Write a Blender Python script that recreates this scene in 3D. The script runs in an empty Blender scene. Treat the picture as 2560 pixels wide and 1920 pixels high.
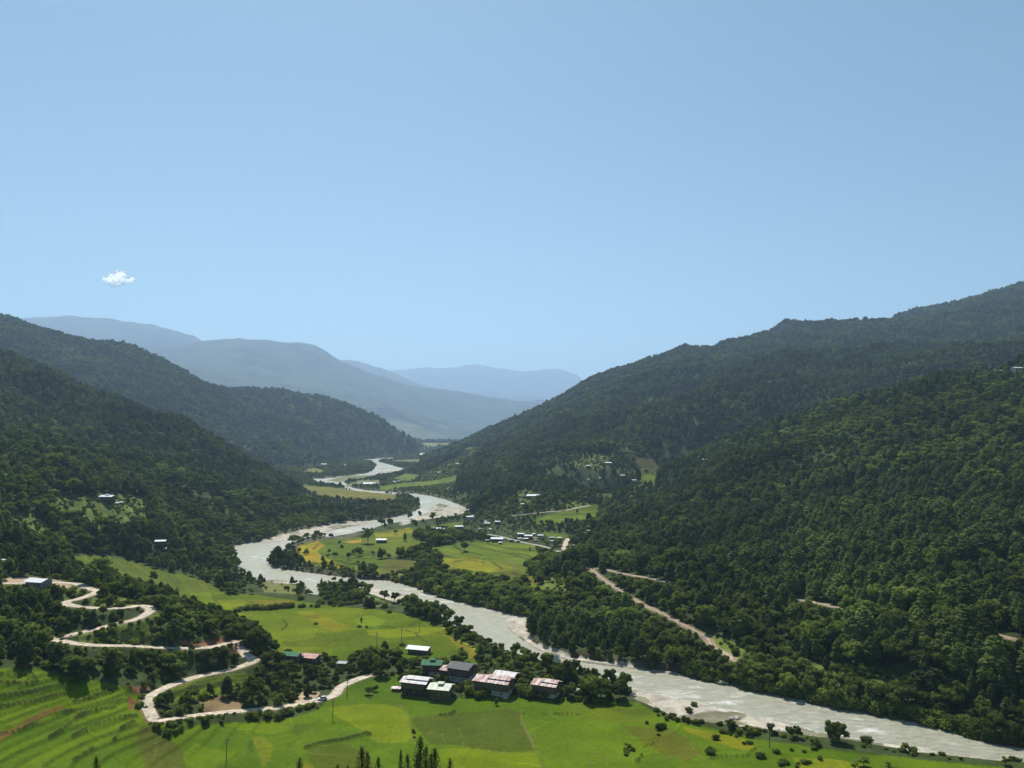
import bpy, bmesh, math, random
import numpy as np
from mathutils import Vector, Matrix

C = bpy.context.scene
COL = C.collection
rnd = random.Random(7)
rng = np.random.default_rng(11)

# ------------------------------------------------------------------ camera, sky, sun, exposure
CAM_H, FPX, PITCH = 120.0, 1920.0, math.atan(115 / 1920)      # photo pixels are 2560 x 1920
cd = bpy.data.cameras.new("camera"); cam = bpy.data.objects.new("camera", cd); COL.objects.link(cam)
cd.sensor_width = 36; cd.lens = 36 * FPX / 2560
cd.clip_start = 1; cd.clip_end = 90000
cam.location = (0, 0, CAM_H); cam.rotation_euler = (math.pi / 2 + PITCH, 0, 0)
C.camera = cam

SUN_EL, SUN_AZ = 55.0, -16.0            # azimuth measured from +Y towards +X
world = bpy.data.worlds.new("World"); C.world = world; world.use_nodes = True
nt = world.node_tree
bg = nt.nodes["Background"]
sky = nt.nodes.new("ShaderNodeTexSky"); sky.sky_type = 'NISHITA'; sky.sun_disc = False
sky.sun_elevation = math.radians(SUN_EL); sky.sun_rotation = math.radians(SUN_AZ)
sky.altitude = 1300; sky.air_density = 1.0; sky.dust_density = 0.7; sky.ozone_density = 1.2
tint = nt.nodes.new("ShaderNodeVectorMath"); tint.operation = 'MULTIPLY'; tint.inputs[1].default_value = (0.87, 1.08, 0.95)
nt.links.new(sky.outputs[0], tint.inputs[0]); nt.links.new(tint.outputs[0], bg.inputs[0]); bg.inputs[1].default_value = 0.085

sd = bpy.data.lights.new("sun", 'SUN'); sd.energy = 5.0; sd.angle = math.radians(0.5); sd.color = (1.0, 0.95, 0.87)
sun = bpy.data.objects.new("sun", sd); COL.objects.link(sun)
e, a = math.radians(SUN_EL), math.radians(SUN_AZ)
sdir = Vector((math.sin(a) * math.cos(e), math.cos(a) * math.cos(e), math.sin(e)))
sun.rotation_euler = sdir.to_track_quat('Z', 'Y').to_euler(); sun.location = (0, 0, 3000)

C.view_settings.view_transform = 'Standard'; C.view_settings.look = 'None'
C.view_settings.exposure = 0.32; C.view_settings.gamma = 1.0
C.render.engine = 'CYCLES'
C.cycles.max_bounces = 5; C.cycles.diffuse_bounces = 2; C.cycles.glossy_bounces = 2
C.cycles.transmission_bounces = 2; C.cycles.volume_bounces = 1; C.cycles.transparent_max_bounces = 4
C.cycles.use_denoising = True
try:
    C.cycles.denoiser = 'OPENIMAGEDENOISE'; C.cycles.denoising_input_passes = 'RGB_ALBEDO_NORMAL'
    C.cycles.denoising_prefilter = 'ACCURATE'
except Exception: pass

# ------------------------------------------------------------------ projection helpers
SP, CP_ = math.sin(PITCH), math.cos(PITCH)
def ray(px, py):
    u = (np.asarray(px, float) - 1280) / FPX; v = (960 - np.asarray(py, float)) / FPX
    return u, CP_ - v * SP, SP + v * CP_
def Pz(px, py, z):
    dx, dy, dz = ray(px, py); t = (z - CAM_H) / dz
    return dx * t, dy * t, z
def Py(px, py, Y):
    dx, dy, dz = ray(px, py); t = Y / dy
    return dx * t, Y, CAM_H + dz * t
def project(X, Y, Z):
    w = Y * CP_ + (Z - CAM_H) * SP; w = np.where(w < 1, 1, w)
    v = (-Y * SP + (Z - CAM_H) * CP_) / w
    return 1280 + FPX * X / w, 960 - FPX * v
ZO = {1: (0, 1280, 2.5925), 2: (700, 1280, 2.5925), 3: (1400, 1280, 1.907), 4: (0, 760, 2.5925), 5: (500, 1000, 2.765),
      6: (1100, 1000, 2.765), 7: (1600, 680, 2.304), 8: (900, 1550, 3.687), 'V': (1050, 1280, 5.53),
      'B': (1250, 1120, 4.9156), 'U': (700, 1100, 5.53), 0: (0, 0, 1)}
def Zp(k, pts):
    ox, oy, s = ZO[k]
    return [(ox + x / s, oy + y / s) for x, y in pts]

# ------------------------------------------------------------------ noise
def _h(ix, iy, s):
    n = (ix.astype(np.int64) * 374761393 + iy.astype(np.int64) * 668265263 + s * 974711) & 0xffffffff
    n = ((n ^ (n >> 13)) * 1274126177) & 0xffffffff
    return ((n ^ (n >> 16)) & 0xffff) / 65535.0
def vnoise(x, y, s=0):
    xi = np.floor(x); yi = np.floor(y); fx = x - xi; fy = y - yi
    fx = fx * fx * fx * (fx * (fx * 6 - 15) + 10); fy = fy * fy * fy * (fy * (fy * 6 - 15) + 10)
    a = _h(xi, yi, s); b = _h(xi + 1, yi, s); c = _h(xi, yi + 1, s); d = _h(xi + 1, yi + 1, s)
    return (a + (b - a) * fx) * (1 - fy) + (c + (d - c) * fx) * fy
def fbm(x, y, lam, oct=4, s=0, gain=0.5):
    t = 0; amp = 1; tot = 0; f = 1.0 / lam
    for o in range(oct):
        t = t + amp * (vnoise(x * f + 13.7 * o, y * f - 7.1 * o, s + o * 17) * 2 - 1); tot += amp; amp *= gain; f *= 2.03
    return t / tot
def ridged(x, y, lam, oct=3, s=0):
    t = 0; amp = 1; tot = 0; f = 1.0 / lam
    for o in range(oct):
        t = t + amp * (1 - np.abs(vnoise(x * f, y * f, s + o * 31) * 2 - 1) * 2); tot += amp; amp *= 0.5; f *= 2.1
    return t / tot
def sstep(a, b, x):
    t = np.clip((x - a) / (b - a), 0, 1); return t * t * (3 - 2 * t)

# ------------------------------------------------------------------ terrain grid (finer where it is seen larger)
AZ = np.radians(np.concatenate([np.arange(-50, -36, 0.5), np.arange(-36, 36, 0.075), np.arange(36, 50.01, 0.5)]))
R = [20.0]
while R[-1] < 31000:
    r = R[-1]
    R.append(r + (5 if r < 180 else 0.9 if r < 620 else 0.0035 * r if r < 3000 else 0.008 * r))
R = np.array(R)
NA, NR = len(AZ), len(R)
GX = np.sin(AZ)[:, None] * R[None, :]; GY = np.cos(AZ)[:, None] * R[None, :]

# control points: (px, py, 'z', height) or (px, py, 'y', distance); 'c' = crest seen against what is behind it
CPT = []
def cz(*L):
    for px, py, z in L: CPT.append(Pz(px, py, z))
def cy(*L, dz=0):
    for px, py, Y in L:
        x, y, z = Py(px, py, Y); CPT.append((x, y, z + dz))
CRESTS = []
def crest(*L, back=200, drop=60, dz=-8):
    for px, py, Y in L:
        CRESTS.append((len(CPT), px, py, Y, dz))
        x, y, z = Py(px, py, Y); CPT.append((x, y, z + dz))
        k = (Y + back) / Y; CPT.append((x * k, y * k, z + dz - drop))
# near hillside under the viewpoint
for x, y, z in [(0, 0, 112), (-60, 20, 112), (60, 20, 112), (0, 60, 84), (-90, 60, 86), (90, 60, 80), (0, 110, 57), (-110, 110, 66), (110, 110, 50),
                (0, 160, 30), (-120, 160, 42), (130, 160, 24), (0, 210, 8), (-60, 205, 16), (120, 210, 4), (-250, 110, 70), (250, 110, 30), (230, 180, 8)]:
    CPT.append((x, y, z))
# left spur with the zigzag road
cz((0, 1920, 14), (200, 1920, 10), (400, 1920, 6), (650, 1920, 3), (0, 1830, 18.5), (200, 1840, 13), (0, 1750, 24.5), (200, 1750, 18.5), (340, 1722, 16.5), (0, 1690, 30), (150, 1690, 26), (290, 1705, 20), (370, 1750, 13),
   (380, 1790, 12), (560, 1785, 6), (700, 1765, 3), (650, 1660, 9), (610, 1655, 12), (500, 1690, 11.5), (450, 1710, 12), (0, 1620, 33), (200, 1620, 30), (400, 1625, 22),
   (590, 1605, 17), (610, 1570, 8), (680, 1600, 4), (300, 1612, 26), (150, 1600, 30), (250, 1575, 31.5), (340, 1550, 33), (375, 1525, 34), (340, 1515, 35),
   (250, 1522, 36), (165, 1500, 38), (210, 1485, 38.5), (240, 1475, 39), (210, 1465, 40), (90, 1457, 41), (0, 1460, 43), (0, 1400, 47), (300, 1470, 30),
   (450, 1530, 18), (500, 1500, 8), (650, 1520, 0), (420, 1480, 14), (60, 1560, 37), (560, 1480, 4), (424, 1434, 10), (328, 1400, 15), (135, 1380, 32),
   (400, 1362, 22), (280, 1255, 55), (0, 1350, 50), (0, 1250, 66), (200, 1300, 46), (400, 1150, 80), (200, 1150, 84), (0, 1150, 90), (550, 1300, 15), (480, 1400, 10),
   (-600, 1500, 52), (-600, 1920, 36), (-600, 1250, 70))
# near left ridge
crest((-300, 800, 1650), (0, 872, 1650), (89, 907, 1650), (174, 941, 1620), (247, 976, 1600), (332, 995, 1570), (386, 1022, 1550), (444, 1040, 1530), (500, 1067, 1500),
      (560, 1098, 1470), (608, 1130, 1440), (674, 1163, 1400), (717, 1188, 1370), (753, 1213, 1340), back=220, drop=80, dz=-13)
cz((800, 1240, 4), (862, 1262, 1), (930, 1275, 1))
cy((0, 1000, 1250), (150, 1000, 1350), (300, 1080, 1250), (500, 1200, 1080), (0, 925, 1450), (420, 1080, 1350), (120, 1080, 1130), (600, 1220, 1130), (680, 1240, 1180))
cz(*[(x, y, 1) for x, y in Zp(5, [(210, 1050), (225, 1000), (330, 985), (440, 975), (540, 940), (700, 895), (900, 860), (1200, 825), (1350, 800), (235, 1120), (300, 1210)])])
# second left ridge
crest((-300, 760, 2944), (0, 783, 2944), (89, 818, 2944), (173, 843, 3000), (278, 854, 3080), (340, 868, 3120), (405, 895, 3120), back=320, drop=90)
crest((463, 926, 3060), (540, 968, 3000), (579, 991, 2950), (650, 1050, 2750), (700, 1105, 2500), back=120, drop=25)
cy((300, 950, 2624), (450, 1000, 2624), (600, 1100, 2688), (150, 900, 2560), (20, 840, 2496))
cz((690, 1175, 2), (735, 1172, 1), (800, 1160, 1), (680, 1200, 1), (720, 1215, -2))
# third left ridge
crest((579, 976, 3600), (633, 974, 3600), (714, 980, 3650), (800, 993, 3700), (880, 1018, 3800), (949, 1047, 3800), (1018, 1088, 3700), (1040, 1110, 3600), back=500, drop=110, dz=-5)
cz((862, 1148, 1), (970, 1143, 1), (1024, 1134, 1), (1060, 1127, 1))
cy((800, 1080, 3100), (900, 1095, 3300), (700, 1060, 3000))
# big blue ridges
crest((-400, 800, 15500), (58, 802, 15500), (116, 804, 15500), (147, 791, 15500), (174, 785, 15500), (208, 789, 15500), (239, 800, 15500), (285, 797, 15300), (328, 804, 15100), (378, 809, 14900),
      (444, 827, 14700), (482, 838, 14500), back=1200, drop=450, dz=0)
crest((400, 870, 12600), (517, 851, 12500), (617, 847, 12500), (675, 851, 12500), (752, 856, 12500), (783, 862, 12500), (810, 874, 12500), (856, 903, 12600), (920, 930, 12900), (1000, 955, 13300),
      (1076, 970, 13800), (1180, 984, 14300), (1354, 997, 15500), back=900, drop=260, dz=0)
cy((300, 900, 11000), (600, 960, 9200), (800, 980, 9600), (960, 1018, 9500), (1000, 1070, 8600), (1150, 1060, 11500), (900, 1060, 9200), (750, 920, 11000))
cz((1057, 1113, 1), (1100, 1103, 1), (1140, 1100, 1))
crest((856, 900, 19000), (914, 908, 19000), (984, 931, 19000), (1060, 962, 19000), back=900, drop=250, dz=0)
crest((985, 926, 29000), (1047, 920, 29000), (1076, 917, 29000), (1111, 920, 29000), (1168, 912, 29000), (1203, 912, 29000), (1273, 923, 29000), (1319, 929, 29000), (1400, 922, 29000),
      (1446, 937, 29000), (1480, 960, 29000), (1700, 930, 29000), back=1000, drop=300, dz=0)
crest((1150, 986, 23000), (1226, 975, 23000), (1319, 989, 23000), (1500, 990, 23000), back=700, drop=200, dz=0)
# near right hill
cz(*[(x, y, 1) for x, y in Zp(3, [(2300, 1138), (2212, 1112), (2080, 1095), (1850, 1030), (1600, 973), (1330, 925), (1080, 875), (880, 835), (700, 795), (500, 750), (300, 723), (100, 700)])])
cz((2527, 1595, 25), (2428, 1574, 24.5), (2344, 1560, 24), (2265, 1545, 23.5), (2150, 1529, 23), (2029, 1505, 22), (1888, 1484, 21), (1788, 1469, 20), (1673, 1456, 18.5), (1573, 1437, 17), (1473, 1416, 16),
   (1830, 1644, 7), (1767, 1595, 8.5), (1725, 1571, 9.5), (1673, 1542, 10.5), (1604, 1511, 12), (1531, 1463, 14), (2900, 1620, 28), (2900, 1960, 1), (1500, 1600, 3), (1400, 1520, 4), (1300, 1480, 3),
   (2400, 1700, 13), (2150, 1640, 13), (1950, 1600, 12))
crest((2560, 895, 950), (2480, 925, 970), (2340, 935, 1000), (2200, 975, 1050), (2050, 1015, 1100), (1900, 1062, 1150), (1750, 1130, 1150), (1650, 1170, 1100), (1550, 1230, 1000), back=230, drop=85)
cy((2900, 800, 900), (2900, 1250, 520), (2300, 1250, 630), (2000, 1250, 740), (1700, 1300, 760), (2500, 1250, 580), (2400, 1080, 780), (2100, 1100, 880), (1800, 1200, 900), (2500, 1420, 450), (2100, 1400, 520), (1750, 1400, 600),
   (2520, 1000, 850), dz=-6)
cz((1500, 1290, 14), (1480, 1350, 8), (1550, 1380, 14))
# middle right ridge and side valley
crest((1111, 1128, 3000), (1160, 1100, 3000), (1226, 1066, 2900), (1307, 1032, 2816), (1388, 997, 2890), (1469, 948, 3008), (1562, 916, 3060), (1655, 887, 3000), (1712, 860, 3000), (1760, 868, 3000), (1817, 849, 3060),
      (1912, 832, 3180), (1960, 801, 3240), (1990, 803, 3300), (2043, 810, 3360), (2077, 814, 3420), (2142, 832, 3480), (2195, 816, 3540), (2229, 795, 3600), (2294, 773, 3600), (2346, 771, 3660), (2403, 747, 3720), (2468, 734, 3780),
      (2560, 710, 3840), (2900, 650, 3960), back=400, drop=90, dz=-10)
crest((1960, 870, 2000), (2077, 878, 2050), (2251, 856, 2200), (1880, 905, 1950), (1780, 955, 1880), (1680, 1000, 1800), back=130, drop=12)
cy((1600, 1050, 1680), (1500, 1110, 1480), (1440, 1150, 1330), (1420, 1200, 1180), (2450, 880, 2300), (2100, 950, 1700), (1900, 1000, 1550), (1400, 1080, 2000), (1300, 1120, 1950), (1250, 1180, 1450), (1200, 1150, 1900),
   (1560, 1000, 2200), (1700, 930, 2250), (1260, 1240, 1150))
cz((1079, 1138, 1), (1017, 1172, 1), (1060, 1200, 1), (1115, 1232, 3), (1169, 1258, 4), (1205, 1290, 5), (1260, 1300, 8), (1300, 1330, 6), (1400, 1335, 8), (1400, 1300, 13), (1500, 1265, 22), (1450, 1240, 28), (1340, 1270, 20), (1640, 1195, 46),
   (1620, 1160, 62), (1560, 1190, 45), (1700, 1135, 78), (1120, 1150, 25), (1150, 1200, 20), (1330, 1230, 32))
for px in (1650, 1900, 2150, 2400, 2700, 3100):      # country behind the right ridge lies lower
    for Y_, z_ in ((4600, 260), (6500, 200), (12000, 250), (22000, 300)): CPT.append((float(Py(px, 900, Y_)[0]), float(Y_), float(z_)))
# valley floor held down so the flat ground shows
cz(*[(x, y, -9) for x, y in [(900, 1850), (1300, 1850), (1700, 1900), (2200, 1920), (1000, 1700), (900, 1560), (1100, 1600), (1300, 1620), (1600, 1700), (1900, 1780), (2300, 1850), (850, 1480), (650, 1400), (900, 1400), (1050, 1400),
                              (1250, 1420), (1200, 1340), (950, 1320), (1100, 1270), (1000, 1290), (950, 1220), (850, 1200), (1000, 1180), (980, 1160), (1100, 1480), (760, 1440), (1050, 1225)]])
CPT = np.array(CPT)
def rbf_fit(P):
    d = np.hypot(P[:, None, 0] - P[None, :, 0], P[:, None, 1] - P[None, :, 1])
    n = len(P); A = np.zeros((n + 3, n + 3)); A[:n, :n] = -d + np.eye(n) * (-0.0) - np.eye(n) * 0.5
    A[:n, n] = 1; A[:n, n + 1] = P[:, 0] / 1000; A[:n, n + 2] = P[:, 1] / 1000
    A[n:, :n] = A[:n, n:].T
    b = np.concatenate([P[:, 2], [0, 0, 0]])
    return np.linalg.solve(A, b)
W = rbf_fit(CPT)
def rbf(x, y):
    out = np.empty(x.shape); xf = x.ravel(); yf = y.ravel(); of = out.ravel()
    px = CPT[:, 0].astype(np.float32); py = CPT[:, 1].astype(np.float32); w = W[:-3].astype(np.float32)
    for i in range(0, len(xf), 40000):
        X = xf[i:i + 40000].astype(np.float32)[:, None]; Y = yf[i:i + 40000].astype(np.float32)[:, None]
        of[i:i + 40000] = -(np.sqrt((X - px) ** 2 + (Y - py) ** 2) @ w)
    return of.reshape(x.shape) + W[-3] + W[-2] * x / 1000 + W[-1] * y / 1000
def ground(X_, Y_):
    h = rbf(X_, Y_); r_ = np.hypot(X_, Y_); hh = np.clip(h - 5, 0, None)
    return h + np.minimum(6, hh * .10) * fbm(X_, Y_, 110, 4, 3) * sstep(500, 900, r_) \
    + np.minimum(30, hh * .15) * (ridged(X_, Y_, 380, 3, 5) - 0.1) * sstep(520, 1000, r_) * (1 - .6 * np.exp(-((r_ - 1080) / 130) ** 2) * (X_ > 0)) * (1 - .55 * sstep(2200, 2500, r_)) \
    + np.minimum(13, hh * .12) * (ridged(X_ + .5 * Y_, Y_, 190, 2, 15)) * sstep(480, 640, r_) * (1 - sstep(1500, 2200, r_)) * (1 - .7 * np.exp(-((r_ - 1080) / 120) ** 2) * (X_ > 0)) \
    + np.minimum(30, hh * .1) * (ridged(X_, Y_, 620, 2, 25) - .1) * sstep(1300, 1700, r_) * (1 - sstep(2200, 2550, r_)) \
    + np.minimum(120, hh * .10) * (ridged(X_, Y_, 2600, 4, 8) - 0.1) * sstep(4200, 8000, r_)
ci = np.array([c[0] for c in CRESTS])
for it in range(5):       # raise or lower each crest until its outline stands where it was surveyed
    cp = np.array([(c[1], c[2], c[3], c[4]) for c in CRESTS], float)
    x0, y0, _ = Py(cp[:, 0], cp[:, 1], cp[:, 2]); f = np.linspace(.93, 1.07, 15)
    XX = x0[:, None] * f; YY = y0[:, None] * f; ZZ = ground(XX, YY)
    el = (ZZ - CAM_H) / YY; want = (CAM_H + 0 * y0 + (Py(cp[:, 0], cp[:, 1], cp[:, 2])[2] - CAM_H) + cp[:, 3] - CAM_H) / y0
    err = (want - el.max(1)) * y0
    err = np.clip(err, -80, 80) * .8
    CPT[ci, 2] += err; CPT[ci + 1, 2] += err * .7
    W = rbf_fit(CPT)
print("CREST ERR px", np.round(err / y0 * FPX, 0).astype(int).tolist())
H0 = ground(GX, GY); rr = np.hypot(GX, GY)
FLOOR = 2.8 + 1.1 * fbm(GX, GY, 170, 3, 21)
k = 1.2
HS = np.logaddexp(H0 / k, FLOOR / k) * k                 # smooth ground before river, terraces and roads

def inpoly(PX, PY, poly):
    m = np.zeros(PX.shape, bool)
    p = np.array(poly); x0, y0 = p.min(0); x1, y1 = p.max(0)
    sel = (PX >= x0) & (PX <= x1) & (PY >= y0) & (PY <= y1)
    if not sel.any(): return m
    X = PX[sel]; Y = PY[sel]; c = np.zeros(X.shape, bool); n = len(p)
    for i in range(n):
        ax, ay = p[i]; bx, by = p[(i + 1) % n]
        if ay == by: continue
        c ^= ((ay > Y) != (by > Y)) & (X < (bx - ax) * (Y - ay) / (by - ay) + ax)
    m[sel] = c; return m
PX0, PY0 = project(GX, GY, np.zeros_like(GX))             # ground pixels at water level
PXS, PYS = project(GX, GY, HS)

RIVER = (Zp(3, [(2400, 1160), (2212, 1115), (2080, 1098), (1950, 1060), (1850, 1035), (1740, 1010), (1600, 978), (1500, 960), (1330, 930), (1200, 905), (1080, 880), (960, 855), (880, 840), (790, 815), (700, 800), (600, 775), (500, 755),
                (400, 745), (300, 728), (200, 715), (100, 705), (0, 690)])
         + Zp(2, [(1960, 955), (1860, 935), (1740, 905), (1650, 850), (1560, 790), (1500, 750), (1465, 720), (1490, 695), (1540, 678), (1500, 660), (1420, 640), (1340, 620), (1240, 600), (1140, 575), (1040, 550), (940, 515), (860, 480),
                  (740, 455), (640, 440), (540, 435), (440, 425), (340, 415), (240, 400), (140, 390), (60, 378), (0, 370)])
         + Zp(5, [(553, 1169), (500, 1150), (470, 1125), (475, 1100), (548, 1088), (570, 1060), (600, 1035), (640, 985), (720, 955), (800, 945), (900, 950), (1000, 935), (1100, 915), (1180, 900), (1250, 872), (1400, 850), (1450, 830),
                  (1530, 795), (1590, 760), (1640, 725), (1720, 735), (1800, 750), (1850, 765), (1852, 750), (1780, 720), (1700, 690), (1600, 665), (1500, 650)])
         + Zp('U', [(1900, 745), (1730, 735), (1500, 718), (1350, 708), (1200, 695), (1060, 675), (1000, 660), (950, 635), (900, 600), (960, 575), (1100, 560), (1250, 548), (1290, 520), (1320, 495), (1450, 490), (1650, 460), (1760, 405),
                    (1650, 380), (1500, 335), (1430, 320), (1360, 300), (1400, 285), (1560, 275), (1570, 245), (1400, 250), (1250, 265), (1050, 275), (900, 285), (1060, 300), (1260, 305), (1320, 350), (1310, 400), (1250, 440), (1180, 460),
                    (1000, 490), (830, 505), (740, 522), (600, 532), (450, 540), (460, 580), (550, 622), (700, 645), (880, 662), (960, 692), (1150, 720), (1400, 745), (1600, 765), (1760, 775), (1850, 800), (1940, 860), (1940, 940),
                    (1850, 990), (1650, 1050), (1400, 1095)])
         + Zp(5, [(1200, 830), (1050, 850), (900, 865), (700, 900), (540, 945), (440, 980), (330, 990), (230, 1010), (215, 1050), (225, 1100), (260, 1150), (290, 1190), (330, 1220), (430, 1243), (560, 1245), (640, 1255), (720, 1275),
                  (735, 1300), (710, 1350)])
         + Zp(2, [(150, 548), (250, 560), (330, 585), (430, 600), (560, 625), (640, 630), (650, 616), (560, 603), (430, 578), (340, 560), (260, 535), (240, 500), (280, 478), (360, 462), (520, 490), (620, 500), (720, 525), (820, 555),
                  (900, 590), (960, 640), (1010, 665), (1060, 715), (1110, 750), (1200, 800), (1300, 850), (1400, 900), (1500, 930), (1600, 960), (1750, 1000), (1880, 1040), (2000, 1075)])
         + Zp(3, [(220, 820), (340, 850), (420, 870), (560, 900), (680, 925), (780, 950), (900, 985), (990, 1000), (1050, 1015), (1200, 1055), (1380, 1090), (1560, 1120), (1700, 1145), (1800, 1160), (1900, 1165), (2060, 1190), (2212, 1203), (2400, 1225)]))
RIVER2 = Zp('U', [(1930, 180), (2040, 180), (2100, 210), (2060, 250), (1960, 265), (1930, 230)])
wob = 3.0 * fbm(GX, GY, 14, 3, 77) * np.clip(400 / rr, .1, 1)
river = inpoly(PX0 + wob, PY0 + wob, RIVER) | inpoly(PX0, PY0, RIVER2)
river &= rr > 150

G = [Zp(3, [(330, 846), (560, 896), (780, 946), (990, 996), (1200, 1050), (1380, 1085), (1560, 1115), (1800, 1155), (2300, 1205), (2300, 1232), (1700, 1174), (1380, 1114), (1200, 1094), (1000, 1062), (760, 1032), (560, 1002), (480, 962), (340, 902)]),
     Zp(2, [(500, 490), (620, 496), (720, 520), (820, 550), (900, 585), (960, 635), (1010, 658), (1070, 710), (1000, 690), (880, 648), (760, 612), (640, 572), (530, 530)]),
     Zp(2, [(1460, 705), (1540, 672), (1665, 685), (1600, 765), (1640, 850), (1750, 896), (1900, 945), (2090, 975), (2300, 1000), (2300, 1018), (2070, 990), (1860, 960), (1740, 925), (1640, 880), (1540, 805), (1455, 740)]),
     Zp(5, [(400, 990), (540, 945), (700, 900), (900, 865), (1050, 845), (1185, 838), (1195, 850), (1000, 884), (800, 930), (600, 975)]),
     Zp(5, [(1370, 870), (1440, 835), (1530, 795), (1590, 755), (1650, 715), (1780, 745), (1855, 762), (1855, 795), (1700, 818), (1500, 845), (1400, 880)]),
     Zp(5, [(320, 1215), (440, 1240), (640, 1252), (725, 1268), (740, 1300), (700, 1320), (660, 1290), (500, 1280), (400, 1270), (350, 1250)]),
     Zp(5, [(880, 555), (1010, 525), (1220, 520), (1140, 552), (960, 568)]), Zp(5, [(1000, 592), (1120, 560), (1240, 560), (1240, 600), (1040, 605)]),
     Zp('U', [(1330, 395), (1560, 385), (1600, 398), (1400, 408)]), Zp('U', [(1350, 440), (1600, 430), (1640, 445), (1450, 470)]),
     ]
gm = np.zeros_like(river)
for g in G: gm |= inpoly(PX0 + wob, PY0, g)
gm &= rr > 150
FIELDS = {
 'near': ([(-400, 1660), (0, 1670), (90, 1668), (160, 1690), (230, 1695), (290, 1712), (355, 1722), (366, 1780), (395, 1812), (480, 1812), (560, 1806), (720, 1796), (790, 1775), (810, 1760), (850, 1728), (880, 1712), (930, 1692), (1010, 1683), (1030, 1688), (1010, 1705),
           (1000, 1738), (1040, 1742), (1110, 1752), (1160, 1738), (1230, 1748), (1300, 1734), (1370, 1752), (1400, 1745), (1440, 1740), (1470, 1750), (1590, 1752), (1650, 1787), (1800, 1822), (1930, 1852), (2020, 1862), (2120, 1876), (2290, 1898), (2700, 1932), (2700, 2600), (-400, 2600)], 800),
 'mid': ([(440, 1500), (470, 1480), (560, 1486), (640, 1485), (760, 1502), (820, 1512), (980, 1527), (1060, 1548), (1105, 1570), (1125, 1580), (1138, 1597), (1170, 1615), (1200, 1643), (1190, 1660), (1140, 1655), (1080, 1650), (980, 1640), (890, 1640), (860, 1650), (760, 1640), (700, 1630), (650, 1600),
          (630, 1570), (560, 1548), (480, 1520)], 900),
 'pen': (Zp(5, [(650, 1115), (640, 1080), (700, 990), (850, 968), (1100, 948), (1200, 908), (1450, 885), (1700, 855), (1810, 832), (1820, 870), (1750, 885), (1600, 890), (1500, 930), (1480, 960), (1620, 985), (1500, 1060), (1200, 1100), (1480, 1110), (1480, 1180), (1350, 1190), (1230, 1200),
                 (1200, 1180), (950, 1165), (800, 1150)]), 1600),
 'pen2': (Zp(2, [(930, 240), (1200, 185), (1330, 190), (1480, 195), (1650, 215), (1690, 300), (1610, 340), (1600, 380), (1650, 450), (1785, 527), (1650, 512), (1560, 482), (1400, 472), (1380, 442), (1100, 420), (1030, 380), (1060, 300), (980, 262)]), 1500),
 'bend': (Zp(1, [(1030, 1180), (1300, 1090), (1600, 1055), (1620, 1100), (1420, 1180), (1100, 1250), (1040, 1220)]), 700),
 'terr': (Zp(1, [(330, 255), (500, 280), (700, 285), (850, 315), (1000, 365), (1200, 405), (1400, 475), (1430, 520), (1200, 530), (1050, 500), (900, 480), (760, 440), (600, 400), (430, 340)]), 1100),
 'mid2': (Zp(1, [(880, 460), (1200, 520), (1430, 515), (1540, 570), (1440, 640), (1280, 590), (1080, 530)]), 800),
 'terr2': (Zp(4, [(0, 1480), (80, 1470), (350, 1500), (400, 1560), (250, 1580), (0, 1560)]), 1100),
 'far': (Zp(5, [(690, 583), (800, 595), (1100, 622), (1350, 652), (1355, 700), (1200, 705), (900, 672), (760, 645)]), 2600),
 'f2': (Zp(5, [(710, 492), (780, 470), (850, 485), (875, 510), (720, 510)]), 3500), 'f3': (Zp(5, [(970, 445), (1010, 440), (1020, 465), (980, 470)]), 3500),
 'f4': (Zp(5, [(1300, 418), (1540, 408), (1510, 438), (1340, 434)]), 4500), 'f5': (Zp(5, [(1510, 295), (1745, 298), (1700, 333), (1545, 333)]), 9000),
 'v1': (Zp('B', [(380, 890), (520, 840), (700, 780), (900, 740), (1100, 705), (1300, 690), (1250, 830), (1190, 880), (1040, 910), (860, 880), (740, 930), (450, 930)]), 1700),
 'v2': (Zp('B', [(540, 1040), (830, 1035), (830, 1090), (620, 1120)]), 1500), 'v3': (Zp('B', [(1640, 480), (1740, 320), (1960, 305), (1940, 440), (1750, 510)]), 2200),
 'v4': (Zp('B', [(1640, 90), (1830, 95), (1980, 260), (1980, 300), (1740, 300), (1660, 200)]), 2300),
 'r1': (Zp(5, [(1230, 600), (1400, 575), (1600, 560), (1780, 520), (1800, 560), (1600, 590), (1400, 612), (1260, 625)]), 2400),
 'r2': (Zp(5, [(1340, 540), (1420, 510), (1520, 520), (1480, 560), (1380, 560)]), 2600),
}
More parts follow.
